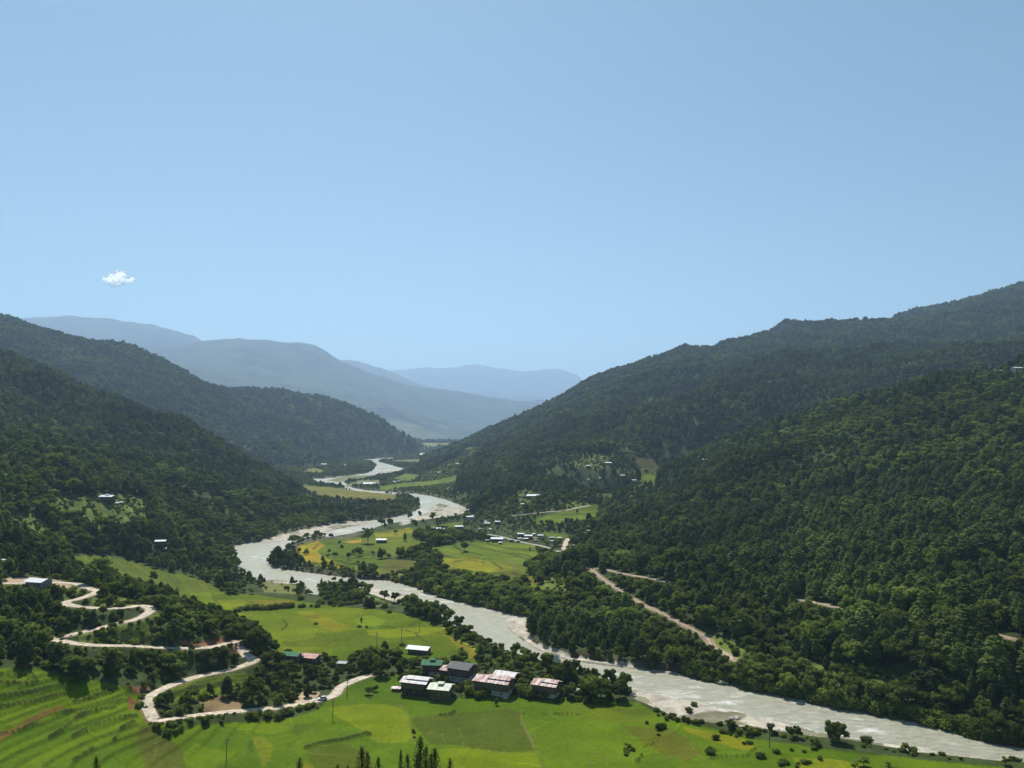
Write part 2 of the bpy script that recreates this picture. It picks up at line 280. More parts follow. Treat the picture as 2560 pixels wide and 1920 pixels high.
SCRUB = [ Zp(5, [(1480, 600), (1560, 500), (1700, 430), (1900, 330), (1970, 335), (1850, 430), (1760, 540), (1640, 620)]), Zp(5, [(1280, 560), (1340, 520), (1420, 530), (1500, 600), (1300, 620)]), Zp(4, [(40, 1400), (200, 1330), (300, 1400), (350, 1500), (100, 1480)]),
         Zp('B', [(560, 760), (900, 640), (1100, 690), (900, 740)]),
         Zp(4, [(280, 1340), (420, 1235), (640, 1235), (900, 1240), (990, 1300), (960, 1400), (880, 1460), (650, 1475), (400, 1410)]), Zp('B', [(870, 220), (1080, 85), (1380, 85), (1420, 140), (1300, 230), (1100, 260)]),
         Zp('B', [(200, 525), (330, 515), (500, 590), (350, 700), (220, 800)]), Zp(2, [(1680, 440), (1780, 400), (1900, 430), (1850, 560), (1760, 560)]), Zp(5, [(1230, 1200), (1350, 1190), (1490, 1110), (1500, 1200), (1400, 1240), (1240, 1230)]),
         Zp(3, [(640, 560), (760, 590), (900, 660), (840, 720), (700, 640)]), Zp(3, [(1150, 720), (1500, 740), (1900, 830), (1950, 900), (1500, 860), (1200, 800)]), Zp(6, [(180, 330), (300, 320), (260, 400), (100, 420)]),
         Zp(5, [(1560, 590), (1800, 540), (1700, 640), (1500, 620)]), Zp(1, [(0, 420), (330, 430), (560, 480), (560, 560), (420, 580), (300, 480), (0, 470)]), Zp(1, [(600, 560), (860, 560), (880, 600), (600, 610)]),
         Zp(1, [(500, 800), (850, 720), (1100, 660), (1000, 780), (760, 860), (520, 840)]), Zp(5, [(430, 1255), (600, 1262), (680, 1290), (660, 1340), (440, 1330)]), Zp(2, [(520, 530), (640, 560), (720, 600), (640, 625), (520, 600)])]
fm = np.zeros(GX.shape, np.int8)
for i, (kname, (poly, mx)) in enumerate(FIELDS.items()):
    fm[inpoly(PXS + wob * .5, PYS + wob * .5, poly) & (rr < mx) & (rr > 200)] = i + 1
fm[river | gm] = 0
scrub = np.zeros_like(river)
for p in SCRUB: scrub |= inpoly(PXS, PYS, p)
scrub &= (fm == 0) & ~river & ~gm & (rr < 2600)
# terraces: real steps following the slope
field = fm > 0
fnames = list(FIELDS)
flat = 5.0 * fbm(GX * .8, GY, 150, 3, 41)
hs = HS + flat * np.exp(-np.clip(HS - 3, 0, None) / 5)
step = 1.45
lev = hs / step + .30 * fbm(GX, GY, 38, 3, 44) * (HS > 0); li = np.floor(lev); lf = lev - li
riser = sstep(0.72, 0.99, lf)
terr = (li + riser) * step - .30 * step * fbm(GX, GY, 38, 3, 44) - flat * np.exp(-np.clip(HS - 3, 0, None) / 5) * 0.86
H = HS.copy()
H = np.where(field & (rr < 1500), np.maximum(HS * .35 + terr * .65, 1.3), H)
H = np.where(scrub & (HS > 12), (li + riser) * step * .6 + HS * .4, H)
H = np.where(gm, 0.35 + 0.55 * fbm(GX, GY, 22, 4, 61) + 0.3, H)
H = np.where(gm & (rr < 600) & ~river, np.maximum(H, .15), H)
H = np.where(river & ~gm, -1.6, H)
H = np.where(~river & ~gm, np.maximum(H, 1.1), H)
def grow(m_, k_):
    o_ = m_.copy()
    for _ in range(k_):
        q = o_.copy(); q[1:] |= o_[:-1]; q[:-1] |= o_[1:]; q[:, 1:] |= o_[:, :-1]; q[:, :-1] |= o_[:, 1:]; o_ = q
    return o_
edge = grow(river | gm, 5) & ~river
for _ in range(6):
    Hb = (np.roll(H, 1, 0) + np.roll(H, -1, 0) + np.roll(H, 1, 1) + np.roll(H, -1, 1) + H) / 5; H = np.where(edge, np.maximum(Hb, .12 + .2 * (vnoise(GX, GY, 3))), H)
# plot borders inside the flat fields
cellx = GX / 46 + 1.2 * fbm(GX, GY, 90, 2, 51); celly = GY / 30 + 1.0 * fbm(GX, GY, 80, 2, 52)
def worley(x, y, s):
    xi = np.floor(x); yi = np.floor(y); d1 = np.full(x.shape, 9.); d2 = np.full(x.shape, 9.); idn = np.zeros(x.shape)
    for i in (-1, 0, 1):
        for j in (-1, 0, 1):
            cx, cyy = xi + i, yi + j
            d = np.hypot(cx + _h(cx, cyy, s) - x, cyy + _h(cx, cyy, s + 1) - y)
            new = d < d1
            d2 = np.where(new, d1, np.minimum(d2, d)); idn = np.where(new, _h(cx, cyy, s + 2), idn); d1 = np.where(new, d, d1)
    return d2 - d1, idn
wedge, wid = worley(cellx, celly, 90)
bund = sstep(0.035, 0.008, wedge) * field * sstep(-.2, .15, fbm(GX, GY, 40, 3, 55))
H += bund * 0.35 * (rr < 900)

# ------------------------------------------------------------------ look-ups on the ground
def gidx(x, y):
    az = np.arctan2(x, y); r = np.hypot(x, y)
    fa = np.interp(az, AZ, np.arange(NA)); fr = np.interp(r, R, np.arange(NR)); return fa, fr
def gsample(A, x, y):
    fa, fr = gidx(np.asarray(x, float), np.asarray(y, float))
    i = np.clip(fa.astype(int), 0, NA - 2); j = np.clip(fr.astype(int), 0, NR - 2); u = fa - i; v = fr - j
    return A[i, j] * (1 - u) * (1 - v) + A[i + 1, j] * u * (1 - v) + A[i, j + 1] * (1 - u) * v + A[i + 1, j + 1] * u * v
def gnear(A, x, y):
    fa, fr = gidx(np.asarray(x, float), np.asarray(y, float))
    return A[np.clip(np.rint(fa).astype(int), 0, NA - 1), np.clip(np.rint(fr).astype(int), 0, NR - 1)]
TS = 60 * 1.0018 ** np.arange(3150)
def hit(px, py, Hs=None):
    Hs = H if Hs is None else Hs
    dx, dy, dz = ray(px, py); n = math.hypot(dx, dy)
    x = dx / n * TS; y = dy / n * TS; z = CAM_H + dz / n * TS
    b = np.nonzero(z < np.maximum(gsample(Hs, x, y), 0))[0]
    k_ = b[0] if len(b) else len(TS) - 1
    return float(x[k_]), float(y[k_]), float(max(gsample(Hs, x[k_], y[k_]), 0))

# ------------------------------------------------------------------ roads cut into the ground
def smooth_line(pts, stepm=2.0):
    P = np.array(pts, float)
    Q = [P[0]]
    for i in range(len(P) - 1):                     # Catmull-Rom
        p0 = P[max(i - 1, 0)]; p1 = P[i]; p2 = P[i + 1]; p3 = P[min(i + 2, len(P) - 1)]
        n = max(2, int(np.hypot(*(p2 - p1)[:2]) / stepm))
        for t in np.linspace(0, 1, n + 1)[1:]:
            Q.append(.5 * ((2 * p1) + (-p0 + p2) * t + (2 * p0 - 5 * p1 + 4 * p2 - p3) * t * t + (-p0 + 3 * p1 - 3 * p2 + p3) * t ** 3))
    Q = np.array(Q)
    z = Q[:, 2].copy(); kk = 13
    zp = np.pad(z, kk // 2, mode='edge'); Q[:, 2] = np.convolve(zp, np.ones(kk) / kk, 'valid')
    return Q
ROADS = [
 ('dirt_road', 2.3, [(-60, 1462), (0, 1460), (60, 1458), (130, 1457), (190, 1462), (222, 1470), (245, 1478), (228, 1489), (190, 1500), (166, 1503), (172, 1512), (230, 1521), (300, 1520), (350, 1515), (374, 1522), (372, 1532), (340, 1548), (290, 1562),
                  (230, 1576), (170, 1590), (140, 1597), (165, 1605), (230, 1611), (330, 1618), (430, 1622), (520, 1622), (560, 1610), (592, 1606)], 'pale dirt road climbing the left spur in hairpin bends'),
 ('dirt_road', 2.3, [(592, 1606), (606, 1625), (618, 1645), (636, 1662), (610, 1666), (560, 1678), (500, 1692), (440, 1710), (390, 1730), (368, 1745), (368, 1765), (380, 1790), (392, 1804), (420, 1800), (480, 1792), (560, 1783), (640, 1775), (700, 1770), (760, 1760),
                  (800, 1750), (835, 1740), (850, 1720), (862, 1712), (890, 1700), (925, 1688)], 'pale dirt road curving round the terraces at the lower left'),
 ('dirt_track', .9, Zp(3, [(-10, 0), (135, 262)])[1:] + Zp(3, [(215, 276), (330, 300), (430, 318), (520, 336), (620, 352), (740, 361), (930, 390), (1060, 408), (1200, 430), (1320, 455), (1430, 476), (1540, 490), (1650, 506), (1800, 536), (1960, 562), (2150, 600), (2300, 635)]), 'upper track crossing the wooded right hillside'),
 ('dirt_track', .7, Zp(3, [(137, 262), (180, 300), (250, 352), (300, 385), (390, 440), (450, 468), (520, 502), (620, 555), (700, 602), (722, 640), (760, 665), (820, 692), (805, 712)]), 'lower track running down through the wood to the right bank'),
 ('village_road', 2.4, Zp(6, [(890, 955), (870, 990), (855, 1040), (848, 1085)]), 'pale sandy road ending above the village'),
 ('village_road', 2.0, Zp(6, [(330, 930), (420, 945), (500, 968), (600, 990), (680, 1005), (760, 1025)]), 'grey lane passing behind the terraced field of the village'),
 ('valley_road', 2.2, Zp('B', [(150, 838), (300, 815), (480, 795), (640, 785), (800, 770), (960, 735), (1120, 705)]), 'grey road along the foot of the side valley'),
]
roadmask = np.full(GX.shape, 99.0); cutm = np.zeros(GX.shape)
ROADL = []
for name, hw, pts, lab in ROADS:
    W3 = [hit(px, py, HS) for px, py in pts]
    L = smooth_line(W3)
    ROADL.append((name, hw, L, lab))
    for s in range(0, len(L), 40):
        seg = L[s:s + 45]
        cx, cyy = seg[:, 0].mean(), seg[:, 1].mean(); rad = max(np.hypot(seg[:, 0] - cx, seg[:, 1] - cyy)) + 12
        sel = np.nonzero(np.hypot(GX - cx, GY - cyy) < rad)
        if len(sel[0]) == 0: continue
        D = np.hypot(GX[sel][:, None] - seg[:, 0], GY[sel][:, None] - seg[:, 1]); q = D.argmin(1); d = D.min(1); zz = seg[q, 2]
        near = d < roadmask[sel]
        wgt = 1 - sstep(hw + .7, hw + 6, d)
        old = H[sel]
        cutm[sel] = np.maximum(cutm[sel], np.where((HS[sel] > zz + 1.5) & (d < hw + 4.2) & (d > hw + .8) & (fbm(GX[sel], GY[sel], 25, 3, 301) > -.12), 1.0, 0))
        H[sel] = np.where(near & (wgt > 0), old * (1 - wgt) + (zz - .06) * wgt, old)
        roadmask[sel] = np.minimum(roadmask[sel], d)

BANKS = [  # (zoom, line, half width, 'd' overgrown bank or 'l' pale trodden border)
 (2, [(170, 1530), (250, 1505), (330, 1490), (400, 1480), (470, 1465), (520, 1455), (560, 1435), (578, 1448)], 1.3, 'd'), (2, [(1040, 1320), (1100, 1315), (1130, 1298)], .8, 'd'),
 (2, [(1560, 1310), (1640, 1315), (1720, 1315)], .6, 'd'), (2, [(1780, 1314), (1860, 1308), (1940, 1318)], .6, 'd'), (2, [(1560, 1295), (1575, 1380), (1620, 1460), (1650, 1530), (1680, 1590), (1715, 1665)], .7, 'l'),
 (2, [(780, 1258), (830, 1320), (850, 1400), (868, 1450), (860, 1495)], .7, 'l'), (2, [(1000, 1395), (960, 1450)], .45, 'l'), (2, [(1050, 1440), (1070, 1505)], .45, 'l'), (2, [(1160, 1410), (1180, 1460), (1190, 1515)], .45, 'l'), (2, [(1280, 1430), (1315, 1490)], .4, 'l'),
 (2, [(1100, 1515), (1300, 1540), (1470, 1565), (1600, 1572)], .4, 'l'), (2, [(1700, 1480), (1760, 1560), (1840, 1660)], .4, 'l'), (2, [(1860, 1500), (1940, 1580), (2020, 1660)], .4, 'l'), (2, [(1960, 1480), (2060, 1590)], .35, 'l'),
 (3, [(40, 1080), (110, 1150), (160, 1225)], .4, 'l'), (3, [(130, 1100), (200, 1170), (240, 1225)], .4, 'l'), (3, [(400, 1122), (445, 1106)], .6, 'd'), (3, [(720, 1180), (790, 1166), (890, 1168)], .6, 'd'), (3, [(370, 1192), (390, 1160)], .5, 'd'), (3, [(620, 1110), (690, 1185), (705, 1225)], .5, 'l'),
 (3, [(0, 968), (90, 970)], .5, 'd'), (3, [(930, 1130), (890, 1165)], .6, 'd'), (2, [(2000, 1240), (2120, 1250)], .5, 'd'),
 ('V', [(450, 460), (600, 545), (860, 600)], 1.0, 'd'), ('V', [(650, 460), (850, 500), (1020, 540), (1150, 560), (1300, 600), (1500, 662)], .9, 'd'), ('V', [(740, 390), (890, 420)], 1, 'd'), ('V', [(930, 440), (1200, 500), (1400, 530), (1580, 545)], 1.1, 'd'),
 ('V', [(330, 630), (480, 650), (700, 640), (800, 645)], .8, 'd'), ('V', [(480, 690), (700, 672), (900, 710)], 1.0, 'd'), ('V', [(1000, 700), (1060, 740), (1135, 792)], .9, 'd'), ('V', [(420, 800), (560, 860), (700, 912)], .9, 'd'), ('V', [(850, 830), (940, 880), (1050, 900), (1240, 935)], .9, 'd'),
 ('V', [(1250, 940), (1450, 1030), (1650, 1100)], .9, 'd'), ('V', [(700, 815), (800, 895)], .7, 'd'), ('V', [(1190, 660), (1270, 705), (1310, 760), (1350, 805)], 1.6, 'l'), ('V', [(1300, 850), (1400, 888)], .9, 'd'), ('V', [(1270, 570), (1460, 600), (1550, 640)], .8, 'd'), ('V', [(230, 520), (330, 600), (480, 640)], .8, 'd'),
 ('P', [(720, 760), (900, 790), (1100, 850), (1340, 868)], 1.0, 'd'), ('P', [(20, 820), (300, 880), (560, 932)], 1.0, 'd'), ('P', [(900, 662), (1500, 702), (1900, 682)], 1.0, 'd'), ('P', [(1520, 572), (2000, 542), (2200, 520)], 1.0, 'd'), ('P', [(400, 838), (640, 862)], .9, 'd'), ('P', [(700, 860), (900, 930), (1300, 942)], .9, 'd'),
 ('P', [(1650, 480), (1850, 520)], .9, 'd'), ('P', [(230, 250), (100, 360), (40, 420)], .9, 'd'), ('P', [(1350, 600), (1800, 610), (2200, 640)], .8, 'd'),
 (2, [(380, 775), (420, 802), (600, 812), (800, 800)], .5, 'l'), (2, [(1130, 790), (1180, 832), (1205, 900)], .6, 'l'), (2, [(560, 745), (680, 735)], .5, 'l'), (2, [(20, 700), (45, 740), (10, 765)], .6, 'd'), (2, [(240, 795), (300, 800)], .5, 'd'),
 (1, [(-20, 1052), (100, 1062), (210, 1056)], .9, 'd'), (1, [(-20, 1112), (130, 1122), (235, 1105)], .9, 'd'), (1, [(-20, 1200), (180, 1182), (420, 1122), (545, 1100)], .9, 'd'), (1, [(-20, 1272), (200, 1232), (420, 1192)], .9, 'd'), (1, [(480, 1232), (620, 1192), (880, 1160)], .9, 'd'), (1, [(420, 1300), (600, 1272), (900, 1232)], .8, 'd'),
 (1, [(330, 1472), (420, 1400), (560, 1310), (740, 1272)], .9, 'd'), (1, [(20, 1440), (160, 1400), (300, 1330), (480, 1300)], .8, 'd'), (1, [(480, 1462), (620, 1382), (880, 1332)], .8, 'd'), (1, [(740, 1482), (800, 1392), (870, 1362)], .8, 'd'), (1, [(1040, 1218), (1250, 1152), (1420, 1112), (1620, 1090)], 1.2, 'd'),
 (1, [(1060, 1170), (1300, 1095), (1600, 1062)], .6, 'l'), (1, [(480, 1610), (560, 1560), (600, 1540)], .6, 'd'), (1, [(960, 1550), (1010, 1500), (1000, 1620)], .5, 'l'), (1, [(1660, 1470), (1700, 1540), (1690, 1600), (1700, 1640)], .4, 'l'),
]
ZO['P'] = (780, 1340, 12.29)
bankd = np.zeros(GX.shape); bankl = np.zeros(GX.shape)
for zk, line, bw, kd in BANKS:
    L = smooth_line([hit(px, py) for px, py in Zp(zk, line)], 1.5)
    for s in range(0, len(L), 40):
        seg = L[s:s + 42]; cx, cyy = seg[:, 0].mean(), seg[:, 1].mean(); rad = max(np.hypot(seg[:, 0] - cx, seg[:, 1] - cyy)) + 5
        sel = np.nonzero(np.hypot(GX - cx, GY - cyy) < rad)
        if len(sel[0]) == 0: continue
        d = np.hypot(GX[sel][:, None] - seg[:, 0], GY[sel][:, None] - seg[:, 1]).min(1) * (1 + .5 * fbm(GX[sel], GY[sel], 7, 2, 66))
        d = d / max(1, math.hypot(cx, cyy) / 500)
        tgt = bankd if kd == 'd' else bankl; tgt[sel] = np.maximum(tgt[sel], 1 - sstep(bw * .5, bw * 1.25, d))
H += np.maximum(bankd * .9, bankl * .3) * (~river)

# ------------------------------------------------------------------ ground colours (the colour the soil, crop or stone itself has)
n1 = fbm(GX, GY, 60, 4, 101); n2 = fbm(GX, GY, 9, 3, 102); n3 = fbm(GX, GY, 260, 3, 103)
alb = np.empty(GX.shape + (3,))
def setc(mask, c, var=0.12, n=None):
    nn = (n2 if n is None else n)
    for ch in range(3): alb[..., ch] = np.where(mask, c[ch] * (1 + var * nn * 2), alb[..., ch])
alb[...] = 0
setc(np.ones_like(river), (0.045, 0.062, 0.018), .25)
farf = rr > 4300
setc(farf, (0.035, 0.052, 0.022), .7, fbm(GX, GY, 260, 5, 107, .65))
mea = farf & (HS < 260) & (fbm(GX, GY, 500, 4, 110) > .25)
setc(mea, (0.09, 0.10, 0.045), .3, fbm(GX, GY, 120, 4, 111))
setc(scrub, (0.105, 0.135, 0.028), .35)
base = {'far': (.17, .19, .05), 'f2': (.19, .22, .05), 'f3': (.17, .2, .05), 'f4': (.17, .22, .06), 'f5': (.22, .27, .09), 'terr': (.10, .155, .018), 'mid2': (.125, .20, .007), 'terr2': (.11, .15, .02), 'v4': (.10, .11, .04), 'near': (.105, .20, .006), 'mid': (.125, .20, .007),
        'pen': (.12, .185, .018), 'pen2': (.13, .205, .018)}
for i, kn in enumerate(fnames):
    m = fm == i + 1
    b = base.get(kn, (.115, .19, .02))
    setc(m, b, .05)
hashv = _h(li + 3, np.floor(cellx * .45), 5)
tone = (hashv - .5) * .42 * (HS > 6) + (wid - .5) * .34 * (HS <= 6) + .22 * n1
for ch, (k1) in enumerate((1.35, .8, .4)): alb[..., ch] *= np.where(field, 1 + tone * k1, 1)
PATCH = [  # (pixel outline, colour)
 (Zp(2, [(1130, 1290), (1500, 1270), (1560, 1300), (1600, 1400), (1650, 1550), (1480, 1560), (1300, 1540), (1100, 1500), (960, 1480), (870, 1380), (850, 1330), (1000, 1310)]), (.084, .135, .014)),
 (Zp(2, [(300, 1260), (520, 1235), (680, 1235), (780, 1260), (840, 1330), (860, 1450), (800, 1490), (620, 1480), (560, 1420), (480, 1370), (380, 1330)]), (.168, .25, .007)),
 (Zp(2, [(1020, 1520), (1250, 1530), (1480, 1562), (1660, 1560), (1700, 1670), (1150, 1670), (1050, 1600)]), (.16, .25, .006)),
 (Zp(2, [(180, 1515), (400, 1492), (440, 1500), (560, 1560), (640, 1670), (260, 1670), (165, 1570)]), (.095, .145, .012)),
 (Zp(2, [(220, 1640), (300, 1690), (100, 1700), (160, 1600)]), (.17, .21, .01)),
 (Zp(1, [(895, 1370), (980, 1375), (1080, 1430), (1180, 1540), (1210, 1670), (940, 1670), (890, 1500)]), (.105, .145, .02)),
 (Zp(1, [(1620, 1440), (1720, 1450), (1780, 1520), (1760, 1600), (1700, 1650), (1690, 1560)]), (.17, .23, .01)),
 (Zp(1, [(-50, 1450), (100, 1380), (250, 1300), (400, 1240), (410, 1260), (260, 1330), (100, 1420), (-50, 1500)]), (.19, .13, .05)),
 (Zp(3, [(590, 1015), (700, 1035), (900, 1080), (930, 1110), (880, 1130), (700, 1075), (600, 1035)]), (.21, .25, .01)),
 (Zp(3, [(1100, 1160), (1300, 1170), (1450, 1200), (1430, 1230), (1150, 1230)]), (.2, .27, .01)),
 (Zp(3, [(0, 880), (200, 890), (420, 960), (560, 1040), (360, 1000), (100, 980), (0, 950)]), (.12, .19, .01)),
 (Zp(3, [(300, 1010), (560, 1040), (680, 1130), (620, 1200), (500, 1150), (380, 1080)]), (.12, .155, .015)),
 (Zp(2, [(90, 640), (280, 660), (430, 730), (390, 790), (300, 760), (200, 700)]), (.21, .25, .01)),
 (Zp(2, [(460, 690), (600, 668), (690, 700), (640, 740), (520, 745)]), (.16, .25, .012)),
 (Zp(2, [(560, 765), (900, 742), (1110, 752), (1080, 800), (700, 812), (580, 795)]), (.2, .27, .008)),
 (Zp(2, [(1080, 795), (1180, 830), (1300, 900), (1300, 950), (1200, 960), (1175, 880)]), (.22, .22, .02)),
 (Zp(2, [(0, 830), (400, 800), (800, 830), (1100, 830), (1160, 900), (900, 880), (400, 880), (0, 860)]), (.11, .17, .008)),
 (Zp(1, [(1400, 570), (1560, 560), (1620, 590), (1480, 630)]), (.19, .25, .01)),
 (Zp(1, [(1560, 560), (1900, 570), (1950, 600), (1700, 605)]), (.2, .2, .02)),
 (Zp(5, [(650, 1115), (650, 1060), (700, 1000), (830, 972), (900, 1000), (800, 1040), (850, 1080), (950, 1130), (1010, 1160), (900, 1162), (720, 1110)]), (.33, .30, .02)),
 (Zp(5, [(960, 968), (1110, 962), (1125, 985), (1000, 1002)]), (.42, .30, .06)),
 (Zp(5, [(800, 960), (940, 960), (1100, 1000), (1150, 1060), (950, 1080), (880, 1020)]), (.10, .17, .015)),
 (Zp(5, [(1200, 920), (1450, 885), (1480, 900), (1400, 940), (1220, 950)]), (.25, .27, .02)),
 (Zp(5, [(1300, 1110), (1480, 1115), (1480, 1190), (1250, 1195)]), (.13, .15, .03)),
 (Zp('V', [(330, 640), (700, 610), (1000, 700), (1280, 740), (1300, 800), (1000, 830), (600, 790), (330, 720)]), (.235, .27, .015)),
 (Zp('V', [(1120, 830), (1400, 850), (1620, 900), (1640, 1010), (1400, 950), (1200, 880)]), (.16, .17, .02)),
 (Zp(5, [(430, 1255), (600, 1262), (680, 1290), (660, 1340), (440, 1330)]), (.16, .16, .05)),
]
jx = 4 * fbm(GX, GY, 25, 2, 70); 
for poly, c in PATCH:
    m = inpoly(PXS + jx * 1.5, PYS + jx, poly) & ~river & ~gm & (rr < 2000) & (rr > 200)
    setc(m, c, .05)
    for ch, k1 in enumerate((.25, .15, .1)): alb[..., ch] *= np.where(m, 1 + tone * k1, 1)
rs = field & (riser > .02) & (riser < .99) & (rr < 1500)
rsn = sstep(-.25, .15, fbm(GX, GY, 18, 2, 88))
hill = (HS > 6) | np.isin(fm, [fnames.index('pen') + 1, fnames.index('pen2') + 1])
setr = rs & (rsn > .4) & (hill | (fbm(GX, GY, 50, 2, 89) > .15))
rw = np.clip(1 - np.abs(lf - .86) / .15, 0, 1) * (setr) * .4
for ch, c_ in enumerate((.035, .055, .014)): alb[..., ch] = alb[..., ch] * (1 - rw) + c_ * rw
alb *= np.where((n1 > -.1) & (bund > 0), 1 + .22 * bund, 1)[..., None]; setc((bund > .4) & (n1 <= -.1) & (vnoise(GX / 6, GY / 6, 7) > .6), (.05, .075, .02), .2)
for c_, bk in (((.04, .055, .016), bankd), ((.17, .19, .07), bankl)):
    for ch in range(3): alb[..., ch] = alb[..., ch] * (1 - bk * .85) + c_[ch] * bk * .85
olive = gm & (rr > 1500) & (np.isin(1, [1]))
setc(gm, (.42, .375, .30), .22, fbm(GX, GY, 6, 3, 120))
setc(gm & (fbm(GX, GY, 18, 3, 121) > .22), (.20, .19, .12), .2)
setc(gm & (rr > 1500) & (PY0 > 1187) & (PY0 < 1222), (.16, .17, .08), .2)
bank = (~river) & (~gm) & ((H < 2.2) | grow(river, 3)) & (rr < 2500) & (~field)
setc(bank, (.09, .085, .05), .3)
setc(cutm > .5, (.20, .10, .055), .3)
setc((roadmask < 2.9) & (cutm < .5), (.26, .20, .13), .25)
setc(inpoly(PXS, PYS, Zp(1, [(0, 425), (180, 420), (330, 430), (470, 465), (440, 490), (150, 470), (0, 470)])) & (rr < 700), (.42, .30, .20), .2)
setc(inpoly(PXS, PYS, Zp(1, [(1280, 870), (1400, 840), (1500, 825), (1560, 850), (1500, 885), (1320, 890)])) & (rr < 600), (.45, .36, .26), .2)
setc(inpoly(PXS, PYS, Zp(1, [(1280, 1215), (1420, 1190), (1560, 1220), (1560, 1300), (1330, 1300)])) & (rr < 600), (.17, .12, .06), .5)
setc(inpoly(PXS, PYS, Zp(1, [(1880, 1190), (1990, 1150), (2074, 1170), (2040, 1230), (1920, 1260)])) & (rr < 600), (.36, .27, .17), .3)

alb *= np.where(field[..., None], np.array([.78, .67, .5]), 1)

# ------------------------------------------------------------------ materials
def newmat(name):
    m = bpy.data.materials.new(name); m.use_nodes = True; t = m.node_tree
    return m, t, t.nodes["Principled BSDF"], t.nodes["Material Output"]
def N(t, typ, **kw):
    n = t.nodes.new(typ)
    for k_, v in kw.items():
        if k_ in n.inputs: n.inputs[k_].default_value = v
        else: setattr(n, k_, v)
    return n
def simple(name, col, rough=.8, var=.25, scale=1.5, spec=.2, metal=0, bump=0):
    m, t, b, o = newmat(name)
    tc = N(t, "ShaderNodeTexCoord"); no = N(t, "ShaderNodeTexNoise"); no.inputs["Scale"].default_value = scale; no.inputs["Detail"].default_value = 5
    t.links.new(tc.outputs["Object"], no.inputs["Vector"])
    mp = N(t, "ShaderNodeMapRange"); mp.inputs["To Min"].default_value = 1 - var; mp.inputs["To Max"].default_value = 1 + var
    mp.inputs["From Min"].default_value = .3; mp.inputs["From Max"].default_value = .7
    t.links.new(no.outputs[0], mp.inputs[0])
    vm = N(t, "ShaderNodeVectorMath", operation='SCALE'); vm.inputs[0].default_value = col[:3]; t.links.new(mp.outputs[0], vm.inputs["Scale"])
    t.links.new(vm.outputs[0], b.inputs["Base Color"]); b.inputs["Roughness"].default_value = rough; b.inputs["Specular IOR Level"].default_value = spec
    b.inputs["Metallic"].default_value = metal
    if bump:
        bp = N(t, "ShaderNodeBump"); bp.inputs["Strength"].default_value = bump; t.links.new(no.outputs[0], bp.inputs["Height"]); t.links.new(bp.outputs[0], b.inputs["Normal"])
    return m
# ground
M_ground, t, b, o = newmat("ground")
at = N(t, "ShaderNodeAttribute"); at.attribute_name = "tint"
ge = N(t, "ShaderNodeNewGeometry")
na = N(t, "ShaderNodeTexNoise"); na.inputs["Scale"].default_value = .55; na.inputs["Detail"].default_value = 6; na.inputs["Roughness"].default_value = .7
nb = N(t, "ShaderNodeTexNoise"); nb.inputs["Scale"].default_value = .035; nb.inputs["Detail"].default_value = 8; nb.inputs["Roughness"].default_value = .65
for n_ in (na, nb): t.links.new(ge.outputs["Position"], n_.inputs["Vector"])
ma = N(t, "ShaderNodeMapRange"); ma.inputs["From Min"].default_value = .3; ma.inputs["From Max"].default_value = .7; ma.inputs["To Min"].default_value = .78; ma.inputs["To Max"].default_value = 1.22
mb = N(t, "ShaderNodeMapRange"); mb.inputs["From Min"].default_value = .3; mb.inputs["From Max"].default_value = .7; mb.inputs["To Min"].default_value = .8; mb.inputs["To Max"].default_value = 1.2
t.links.new(na.outputs[0], ma.inputs[0]); t.links.new(nb.outputs[0], mb.inputs[0])
mu = N(t, "ShaderNodeMath", operation='MULTIPLY'); t.links.new(ma.outputs[0], mu.inputs[0]); t.links.new(mb.outputs[0], mu.inputs[1])
vm = N(t, "ShaderNodeVectorMath", operation='SCALE'); t.links.new(at.outputs["Color"], vm.inputs[0]); t.links.new(mu.outputs[0], vm.inputs["Scale"])
t.links.new(vm.outputs[0], b.inputs["Base Color"]); b.inputs["Roughness"].default_value = .95; b.inputs["Specular IOR Level"].default_value = .08
bp = N(t, "ShaderNodeBump"); bp.inputs["Strength"].default_value = .5; bp.inputs["Distance"].default_value = .5; t.links.new(na.outputs[0], bp.inputs["Height"]); t.links.new(bp.outputs[0], b.inputs["Normal"])
# water
M_water, t, b, o = newmat("river_water")
ge = N(t, "ShaderNodeNewGeometry")
mpg = N(t, "ShaderNodeMapping"); mpg.inputs["Rotation"].default_value = (0, 0, .6); mpg.inputs["Scale"].default_value = (.35, 1, 1)
t.links.new(ge.outputs["Position"], mpg.inputs["Vector"])
nw = N(t, "ShaderNodeTexNoise"); nw.inputs["Scale"].default_value = .16; nw.inputs["Detail"].default_value = 9; nw.inputs["Roughness"].default_value = .72; nw.inputs["Distortion"].default_value = .6
nl = N(t, "ShaderNodeTexNoise"); nl.inputs["Scale"].default_value = .012; nl.inputs["Detail"].default_value = 4
nf = N(t, "ShaderNodeTexNoise"); nf.inputs["Scale"].default_value = .45; nf.inputs["Detail"].default_value = 6; nf.inputs["Roughness"].default_value = .7
for n_ in (nw, nf): t.links.new(mpg.outputs[0], n_.inputs["Vector"])
t.links.new(ge.outputs["Position"], nl.inputs["Vector"])
ad = N(t, "ShaderNodeMath", operation='MULTIPLY_ADD'); ad.inputs[1].default_value = .55; t.links.new(nl.outputs[0], ad.inputs[0]); t.links.new(nw.outputs[0], ad.inputs[2])
cr = N(t, "ShaderNodeValToRGB"); cr.color_ramp.elements[0].position = .83; cr.color_ramp.elements[0].color = (0, 0, 0, 1); cr.color_ramp.elements[1].position = 1.0; cr.color_ramp.elements[1].color = (1, 1, 1, 1)
t.links.new(ad.outputs[0], cr.inputs[0])
wr = N(t, "ShaderNodeMapRange"); wr.inputs["From Min"].default_value = .36; wr.inputs["From Max"].default_value = .64; t.links.new(nf.outputs[0], wr.inputs[0])
